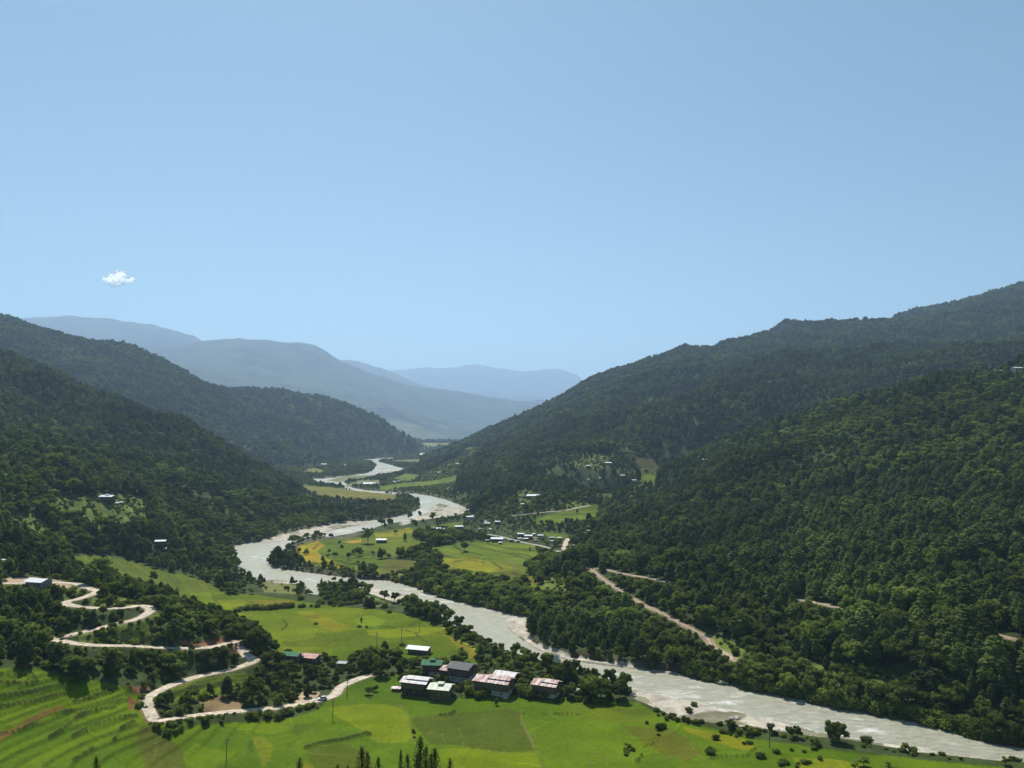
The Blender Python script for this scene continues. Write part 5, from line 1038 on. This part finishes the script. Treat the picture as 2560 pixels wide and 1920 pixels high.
def zone(x, y, px, py, pine):
    kd = 'pine tree' if pine else 'broadleaf tree'
    up = 1416 + (px - 1473) * .165; lo = 1416 + (px - 1473) * .62
    if px > 1480 and py > 1380:
        if py < up: w_ = 'just above the upper track on the right hillside'
        elif px < 1830 and py < lo: w_ = 'between the upper and the lower track on the right hillside'
        elif px < 1830: w_ = 'on the flat bank below the lower track'
        elif px < 2200: w_ = 'between the end of the lower track and the river' if py > 1640 else 'right of the end of the lower track under the upper track'
        else: w_ = 'over the water at the far right' if py > 1700 else 'below the upper track at the far right'
        return f'{kd} {w_}', f'{kd}s {w_}'
    if px > 1200 and py < 1640 and py > 1300: return f'{kd} in the wood between the village and the river', f'{kd}s between the village and the river'
    if px > 820 and py > 1590: return f'{kd} growing around the foreground farmhouses', f'{kd}s around the foreground farmhouses'
    if px < 240 and py > 1440: return f'{kd} in the dark wood left of the hairpin road', f'{kd}s left of the hairpin road'
    if px <= 820 and py > 1590: return f'{kd} in the wood between the lower road and the terraces', f'{kd}s between the lower road and the terraces'
    if px <= 820 and py > 1420: return f'{kd} among the hairpins on the left spur', f'{kd}s among the hairpins on the left spur'
    if px < 820: return f'{kd} on the slope above the left terraces', f'{kd}s on the slope above the left terraces'
    return f'{kd} lining the river bank in the middle of the valley', f'{kd}s lining the river in mid valley'
for i in np.nonzero(ind)[0]:
    lab, grp = zone(T_[i, 0], T_[i, 1], PXT[i], PYT[i], isP[i]); put_tree(T_[i, 0], T_[i, 1], T_[i, 2] - .2, hgt[i], isP[i], wfac[i], lab, grp)
for q in isolo: put_tree(q[0], q[1], q[2] - .1, q[3], q[4] == 'p', q[6], q[5], None)
# near pines whose tips rise into the bottom of the picture
SPm = [spire_crown(700 + i).mesh('crown', [M_darkneedle]) for i in range(3)]
for i, (px, py, Yd, wf, lab) in enumerate([(749, 1891, 100, 1.1, 'near pine tip at the bottom, second from the left'), (844, 1909, 96, .9, 'near pine tip just showing left of the dense cluster'), (869, 1911, 104, .9, 'near pine tip barely showing beside its twin'), (905, 1863, 92, 1.2, 'broad near pine tip left of centre bottom'),
                                       (919, 1877, 108, .9, 'slim near pine tip right of the broad one'), (946, 1889, 110, .9, 'short near pine tip between two clusters'), (1002, 1871, 102, .6, 'thin bare near pine tip at the left of the main cluster'), (1019, 1883, 108, .9, 'low near pine tip of the main cluster'), (1043, 1881, 112, .9, 'second low near pine tip of the main cluster'),
                                       (1051, 1838, 118, 1.15, 'tallest near pine tip of the main cluster'), (1065, 1863, 100, .8, 'slim near pine tip right of the tallest'), (1087, 1867, 108, 1.1, 'wide near pine tip at the right of the main cluster'), (1078, 1880, 96, .9, 'low near pine tip inside the main cluster'), (1125, 1893, 104, .9, 'rightmost near pine tip at the bottom'),
                                       (241, 1888, 100, 1.0, 'leftmost near pine tip at the bottom edge')]):
    x, y, z = Py(px, py, Yd); zg = float(gsample(H, x, y)); h_ = z - zg
    r_ = bpy.data.objects.new('young_pine', None); COL.objects.link(r_); r_.location = (x, y, zg); r_.scale = (h_ * wf * .55, h_ * wf * .55, h_); r_.rotation_euler = (0, 0, i * 1.3); tag(r_, lab, 'tree')
    link('crown', SPm[i % 3], r_); link('trunk', PTm[0], r_)

# ------------------------------------------------------------------ bushes
bx, by, bz, bs = [], [], [], []
def bushes(k_, line, n_, w_, h0, h1, seed=0):
    g2 = np.random.default_rng(seed + 1000); P = np.array(Zp(k_, line), float); s_ = np.concatenate([[0], np.cumsum(np.hypot(*np.diff(P, axis=0).T))])
    for q in range(n_):
        t_ = g2.uniform(0, s_[-1]); px = np.interp(t_, s_, P[:, 0]); py = np.interp(t_, s_, P[:, 1]); x, y, z = hit(px, py)
        x += g2.normal() * w_; y += g2.normal() * w_; bx.append(x); by.append(y); bz.append(float(gsample(H, x, y))); bs.append(g2.uniform(h0, h1))
bushes(1, [(1500, 650), (1600, 632), (1750, 630), (1850, 618), (1920, 622), (2074, 615)], 34, 1.2, 1.8, 4.2, 1)
bushes(2, [(250, 590), (380, 600), (500, 600), (680, 625)], 26, 1.5, 1.8, 4, 2)
bushes(2, [(280, 560), (330, 540), (420, 560), (500, 575)], 30, 3, 3, 6, 3)
bushes(2, [(870, 650), (1000, 690), (1080, 740), (1180, 800), (1260, 830), (1340, 870)], 32, 1.5, 2, 4.5, 4)
bushes(3, [(470, 960), (560, 985), (640, 1005), (760, 1020), (830, 1035), (960, 1045), (1080, 1070), (1200, 1085)], 30, 1.5, .8, 2.0, 5)
bushes(3, [(1400, 1110), (1550, 1130), (1700, 1160), (2000, 1190)], 14, 1.5, .8, 1.8, 6)
bushes(1, [(1000, 1385), (1200, 1360), (1450, 1320), (1600, 1320), (1800, 1300), (2050, 1260)], 36, 1.2, 1.5, 3.6, 7)
bushes(1, [(920, 1200), (930, 1300), (960, 1370)], 9, 1.0, 1, 2.4, 8)
bushes(1, [(1090, 1440), (1120, 1430), (1140, 1400)], 6, 1.5, 1.5, 3, 9)
bushes(3, [(890, 1110), (930, 1095), (925, 1075), (890, 1060)], 8, .8, .7, 1.5, 10); bushes(3, [(760, 1050), (840, 1070)], 8, .6, .8, 1.6, 11)
bushes(3, [(1010, 1215), (1060, 1205), (1220, 1212)], 8, 1, 1.0, 1.9, 12); bushes(3, [(240, 1120), (320, 1110), (330, 1160)], 8, .8, .8, 1.6, 13)
bushes(2, [(490, 750), (560, 748)], 7, .8, .8, 1.8, 14); bushes(2, [(235, 730), (260, 728)], 3, .8, 1, 2, 15); bushes(8, [(380, 240), (400, 238)], 2, .5, 1.5, 2.2, 16)
bushes(8, [(960, 620), (1020, 670), (1080, 690), (1180, 700)], 16, 1.4, 2, 4.2, 17); bushes(8, [(1470, 640), (1560, 690), (1640, 700), (1740, 730), (1780, 735)], 18, 1.4, 2, 4.4, 18)
bushes(8, [(1400, 640), (1500, 650)], 7, 1.4, 1.5, 2.6, 19); bushes(8, [(1980, 720), (2100, 740), (2190, 735)], 9, 1.2, 1.2, 2.4, 20); bushes(8, [(850, 620), (900, 650)], 4, 1, 1.5, 3, 21)
bushes(1, [(400, 820), (520, 790), (680, 760), (850, 700)], 14, 1.6, 1, 2.6, 22); bushes(1, [(520, 860), (750, 830), (1000, 820)], 14, 2, 1, 2.6, 23)
NHAND = len(bx)
bushes(3, [(2300, 1122), (2212, 1098), (2080, 1080), (1950, 1045), (1850, 1018), (1740, 993), (1600, 962), (1500, 944), (1330, 915), (1200, 892), (1080, 866), (960, 842), (880, 826), (790, 802), (700, 788), (600, 765)], 230, .8, 2.5, 5.2, 40)
bushes(3, [(2300, 1134), (2212, 1108), (2080, 1091), (1950, 1054), (1850, 1028), (1740, 1003), (1600, 971), (1500, 953), (1330, 923), (1200, 898), (1080, 874), (960, 848), (880, 833), (790, 808), (700, 794), (600, 770)], 200, .4, 1.6, 3.4, 41)
bushes(2, [(1660, 690), (1580, 660), (1420, 632), (1340, 612), (1240, 592), (1140, 567), (1040, 542), (940, 507), (860, 472), (740, 448)], 110, .6, 2.0, 4.0, 42)
# scrub-land bushes, thick
g2 = np.random.default_rng(31)
X, Y = np.meshgrid(np.arange(-900, 900, 3.6), np.arange(250, 2300, 3.6)); X = (X + g2.uniform(-1.8, 1.8, X.shape)).ravel(); Y = (Y + g2.uniform(-1.8, 1.8, Y.shape)).ravel()
r2 = np.hypot(X, Y); inside = np.abs(np.arctan2(X, Y)) < math.radians(36)
near_f = (gnear(forest, X, Y)) & (r2 < 560) & (r2 > 258)
edge_f = gnear(forest & (den > .9), X, Y) & (r2 >= 560) & (r2 < 1000)
pr = gnear(scrub.astype(float), X, Y) * .42 + near_f * .34 + edge_f * .06
rd = gnear(roadmask, X, Y); pr = np.where(rd < 3.6, 0, pr); pr = np.where(gnear(noveg, X, Y), .05, pr)
k_ = inside & (g2.uniform(size=len(X)) < pr); X = X[k_]; Y = Y[k_]
dh = np.full(len(X), 99.0)
for hx, hy, hL, hW, hh_ in HOUSES: dh = np.minimum(dh, np.hypot(X - hx, Y - hy) - max(hL, hW) * .5)
k_ = dh > .8; X = X[k_]; Y = Y[k_]
bh_ = g2.uniform(1.0, 3.2, len(X)); zb_ = gsample(H, X, Y); rb_ = np.hypot(X, Y)
bx = np.concatenate([bx, X]); by = np.concatenate([by, Y]); bz = np.concatenate([bz, gsample(H, X, Y)]); bs = np.concatenate([bs, bh_])
A2, B2 = project(bx, by, bz); rb_ = np.hypot(bx, by); lim = np.full(len(bx), 99.0)
for name, hw, L, lab in ROADL[:2]:
    A_, B_ = project(L[:, 0], L[:, 1], L[:, 2]); dR = np.hypot(L[:, 0], L[:, 1])
    for i in range(0, len(L), 2):
        m_ = (rb_ < dR[i] + 1) & (rb_ > dR[i] - 25) & (np.abs(A2 - A_[i]) < (.5 + bs * .75) / rb_ * FPX)
        lim[m_] = np.minimum(lim[m_], CAM_H + (L[i, 2] - CAM_H) / dR[i] * rb_[m_] - bz[m_])
bs = np.minimum(bs, np.maximum(lim, .35))
BUm = [m.mesh('bush', [M_bush]) for m in BU]
PXB, PYB = project(bx, by, bz)
appb = np.where((PXB > 0) & (PXB < 2560) & (PYB < 1915), bs / np.hypot(bx, by), 0); appb[:NHAND] *= 4
indb = np.zeros(len(bx), bool); indb[np.argsort(-appb)[:300]] = True
BZ = [('low leafy bush along the gravel and field edge by the river at right', 'bushes along the gravel edge at right'), ('green bush around the foreground farmhouses', 'bushes around the foreground farmhouses'), ('green bush beside the lower dirt road and its terraces', 'bushes beside the lower dirt road'),
      ('green bush in the hedge lines of the middle fields', 'hedge bushes of the middle fields')]
for i in np.nonzero(indb)[0]:
    o_ = link('bush', BUm[i % 4], None, (bx[i], by[i], bz[i] - .1)); s_ = bs[i]; o_.scale = (s_ * rnd.uniform(1, 1.5), s_ * rnd.uniform(1, 1.5), s_); o_.rotation_euler = (0, 0, rnd.uniform(0, 6))
    zi = 0 if PXB[i] > 1500 else 1 if (PXB[i] > 930 and PYB[i] > 1640) else 3 if PYB[i] < 1620 and PXB[i] > 560 else 2
    tag(o_, BZ[zi][0], 'bush', BZ[zi][1])

# ------------------------------------------------------------------ the uncountable rest as instanced cover
kinds = bpy.data.collections.new("tree_kinds")           # shapes only, never linked to the scene
def kindset(cname, meshes):
    c_ = bpy.data.collections.new(cname)
    for i, m in enumerate(meshes): c_.objects.link(bpy.data.objects.new(f"{cname}_{i:02d}", m))
    return c_
K_b = kindset("broad_shapes", [both('broad_shape', BC[i], BT[i], M_leaf, M_bark) for i in range(NV)])
K_p = kindset("pine_shapes", [both('pine_shape', PC[i], PT[i], M_needle, M_bark) for i in range(NV)])
K_u = kindset("bush_shapes", BUm); K_r = kindset("stone_shapes", ROCKS)
def cover(name, pts, scl, coll, nv, label, seed):
    g3 = np.random.default_rng(seed); n_ = len(pts)
    me = bpy.data.meshes.new(name); me.vertices.add(n_); me.vertices.foreach_set("co", np.asarray(pts, np.float32).ravel())
    at_ = me.attributes.new("scl", 'FLOAT_VECTOR', 'POINT'); at_.data.foreach_set("vector", np.asarray(scl, np.float32).ravel())
    at_ = me.attributes.new("rot", 'FLOAT_VECTOR', 'POINT'); rv = np.zeros((n_, 3), np.float32); rv[:, 2] = g3.uniform(0, 6.28, n_); at_.data.foreach_set("vector", rv.ravel())
    at_ = me.attributes.new("kix", 'INT', 'POINT'); at_.data.foreach_set("value", g3.integers(0, nv, n_).astype(np.int32))
    o_ = link(name, me); tag(o_, label, kind='stuff')
    ng = bpy.data.node_groups.new(name + "_scatter", 'GeometryNodeTree')
    ng.interface.new_socket("Geometry", in_out='INPUT', socket_type='NodeSocketGeometry'); ng.interface.new_socket("Geometry", in_out='OUTPUT', socket_type='NodeSocketGeometry')
    gi = ng.nodes.new("NodeGroupInput"); go = ng.nodes.new("NodeGroupOutput"); mp_ = ng.nodes.new("GeometryNodeMeshToPoints"); ip = ng.nodes.new("GeometryNodeInstanceOnPoints"); ci = ng.nodes.new("GeometryNodeCollectionInfo")
    ci.inputs["Collection"].default_value = coll; ci.inputs["Separate Children"].default_value = True; ci.inputs["Reset Children"].default_value = True
    def na_(nm, dt):
        q = ng.nodes.new("GeometryNodeInputNamedAttribute"); q.data_type = dt; q.inputs[0].default_value = nm; return q.outputs[0]
    ng.links.new(gi.outputs[0], mp_.inputs[0]); ng.links.new(mp_.outputs[0], ip.inputs["Points"]); ng.links.new(ci.outputs[0], ip.inputs["Instance"])
    ip.inputs["Pick Instance"].default_value = True; ng.links.new(na_("kix", 'INT'), ip.inputs["Instance Index"]); ng.links.new(na_("rot", 'FLOAT_VECTOR'), ip.inputs["Rotation"]); ng.links.new(na_("scl", 'FLOAT_VECTOR'), ip.inputs["Scale"])
    ng.links.new(ip.outputs[0], go.inputs[0])
    md = o_.modifiers.new("scatter", 'NODES'); md.node_group = ng
    return o_
for nm, sel, K_, lab, sd_ in (('pine_forest', isP & ~ind, K_p, 'dense pine forest covering the hillsides', 1), ('broadleaf_forest', (~isP) & ~ind, K_b, 'dense broadleaf woodland on the slopes and banks', 2)):
    P_ = T_[sel, :3].copy(); P_[:, 2] -= .3; h_ = hgt[sel]; wf_ = wfac[sel] * (1.05 if nm[0] == 'p' else 1.0)
    cover(nm, P_, np.column_stack([h_ * wf_, h_ * wf_, h_]), K_, NV, lab, sd_)
rb = ~indb
cover('shrub_cover', np.column_stack([bx[rb], by[rb], bz[rb] - .1]), np.column_stack([bs[rb] * 1.3, bs[rb] * 1.3, bs[rb]]), K_u, 4, 'low green shrubs filling the scrub slopes and wood edges', 3)
X = g2.uniform(-420, 620, 60000); Y = g2.uniform(250, 1300, 60000)
k_ = gnear(gm, X, Y) & (gsample(H, X, Y) > .1) & (fbm(X, Y, 14, 2, 150) > -.15); X = X[k_][:2600]; Y = Y[k_][:2600]
s_ = g2.uniform(.15, .55, len(X)) ** 1.0; s_ = np.where(g2.uniform(size=len(X)) < .06, s_ * 3, s_)
cover('river_stones', np.column_stack([X, Y, gsample(H, X, Y)]), np.column_stack([s_, s_, s_]), K_r, 4, 'pale stones scattered over the gravel banks', 4)
print("COUNTS trees", len(T_), "bushes", len(bx), "individual", ind.sum(), indb.sum())

# ------------------------------------------------------------------ small cloud
M_cloud, t, b, o = newmat("cloud_vapour"); t.nodes.remove(b)
df = N(t, "ShaderNodeBsdfDiffuse", Color=(.95, .95, .95, 1)); tr = N(t, "ShaderNodeBsdfTranslucent", Color=(.95, .95, .95, 1)); ms = N(t, "ShaderNodeMixShader"); ms.inputs[0].default_value = .8
t.links.new(df.outputs[0], ms.inputs[1]); t.links.new(tr.outputs[0], ms.inputs[2]); t.links.new(ms.outputs[0], o.inputs["Surface"])
x, y, z = Py(291, 697, 15500)
PUFF = []; g4 = np.random.default_rng(5); mb = MB(); k_ = 15500 / FPX
for dx, dy, rx, rz_ in [(0, 2, 20, 13), (-14, 5, 15, 8), (10, -4, 14, 11), (18, 4, 13, 7), (-24, 2, 9, 6), (28, 5, 10, 5), (4, -11, 9, 7), (-10, -5, 10, 7), (-6, 12, 12, 7), (35, 1, 6, 4)]:
    PUFF.append((np.array([dx, 0, -dy], float) * 1.12, np.array([rx, rx * .8, rz_ * 1.45], float) * 1.1))
I4 = ico(5)
for i, (c_, r_) in enumerate(PUFF):      # a thin bright skin of droplets on the sunlit side of the puffs
    d = I4[0]; P = c_ + d * r_ * (1 + .16 * fbm(d[:, 0] * 4 + i * 3, d[:, 2] * 4 + d[:, 1] * 2, 1.0, 4, 9))[:, None]
    nn = d / r_; nn /= np.linalg.norm(nn, axis=1, keepdims=True); ok = (nn @ np.array(sdir) > -.12 + .2 * fbm(d[:, 0] * 5, d[:, 2] * 5, 1, 2, 4))
    for j, (c2, r2_) in enumerate(PUFF):
        if j != i: ok &= (((P - c2) / r2_) ** 2).sum(1) > .9
    mb.add(P * k_, [f for f in I4[1] if ok[f].all()])
cl = link('cloud', mb.mesh('cloud', [M_cloud], smooth=True), None, (x, y, z)); tag(cl, 'small white puffy cloud alone in the sky at left', 'cloud')

# ------------------------------------------------------------------ haze
M_haze, t, b, o = newmat("haze_air"); t.nodes.remove(b)
pv = N(t, "ShaderNodeVolumePrincipled"); pv.inputs["Color"].default_value = (.51, .71, 1.0, 1); pv.inputs["Density"].default_value = 0.66e-4; pv.inputs["Anisotropy"].default_value = .32
t.links.new(pv.outputs[0], o.inputs["Volume"])
mb = MB(); mb.box(-25000, 25000, -300, 32000, float(H.min()) - 1.2, max(float(H.max()) + 40, CAM_H + 30))
hz = link('haze', mb.mesh('haze', [M_haze])); tag(hz, 'thin blue haze filling the valley air', kind='stuff')
print("TOP", H.max(), "cloud z", z)
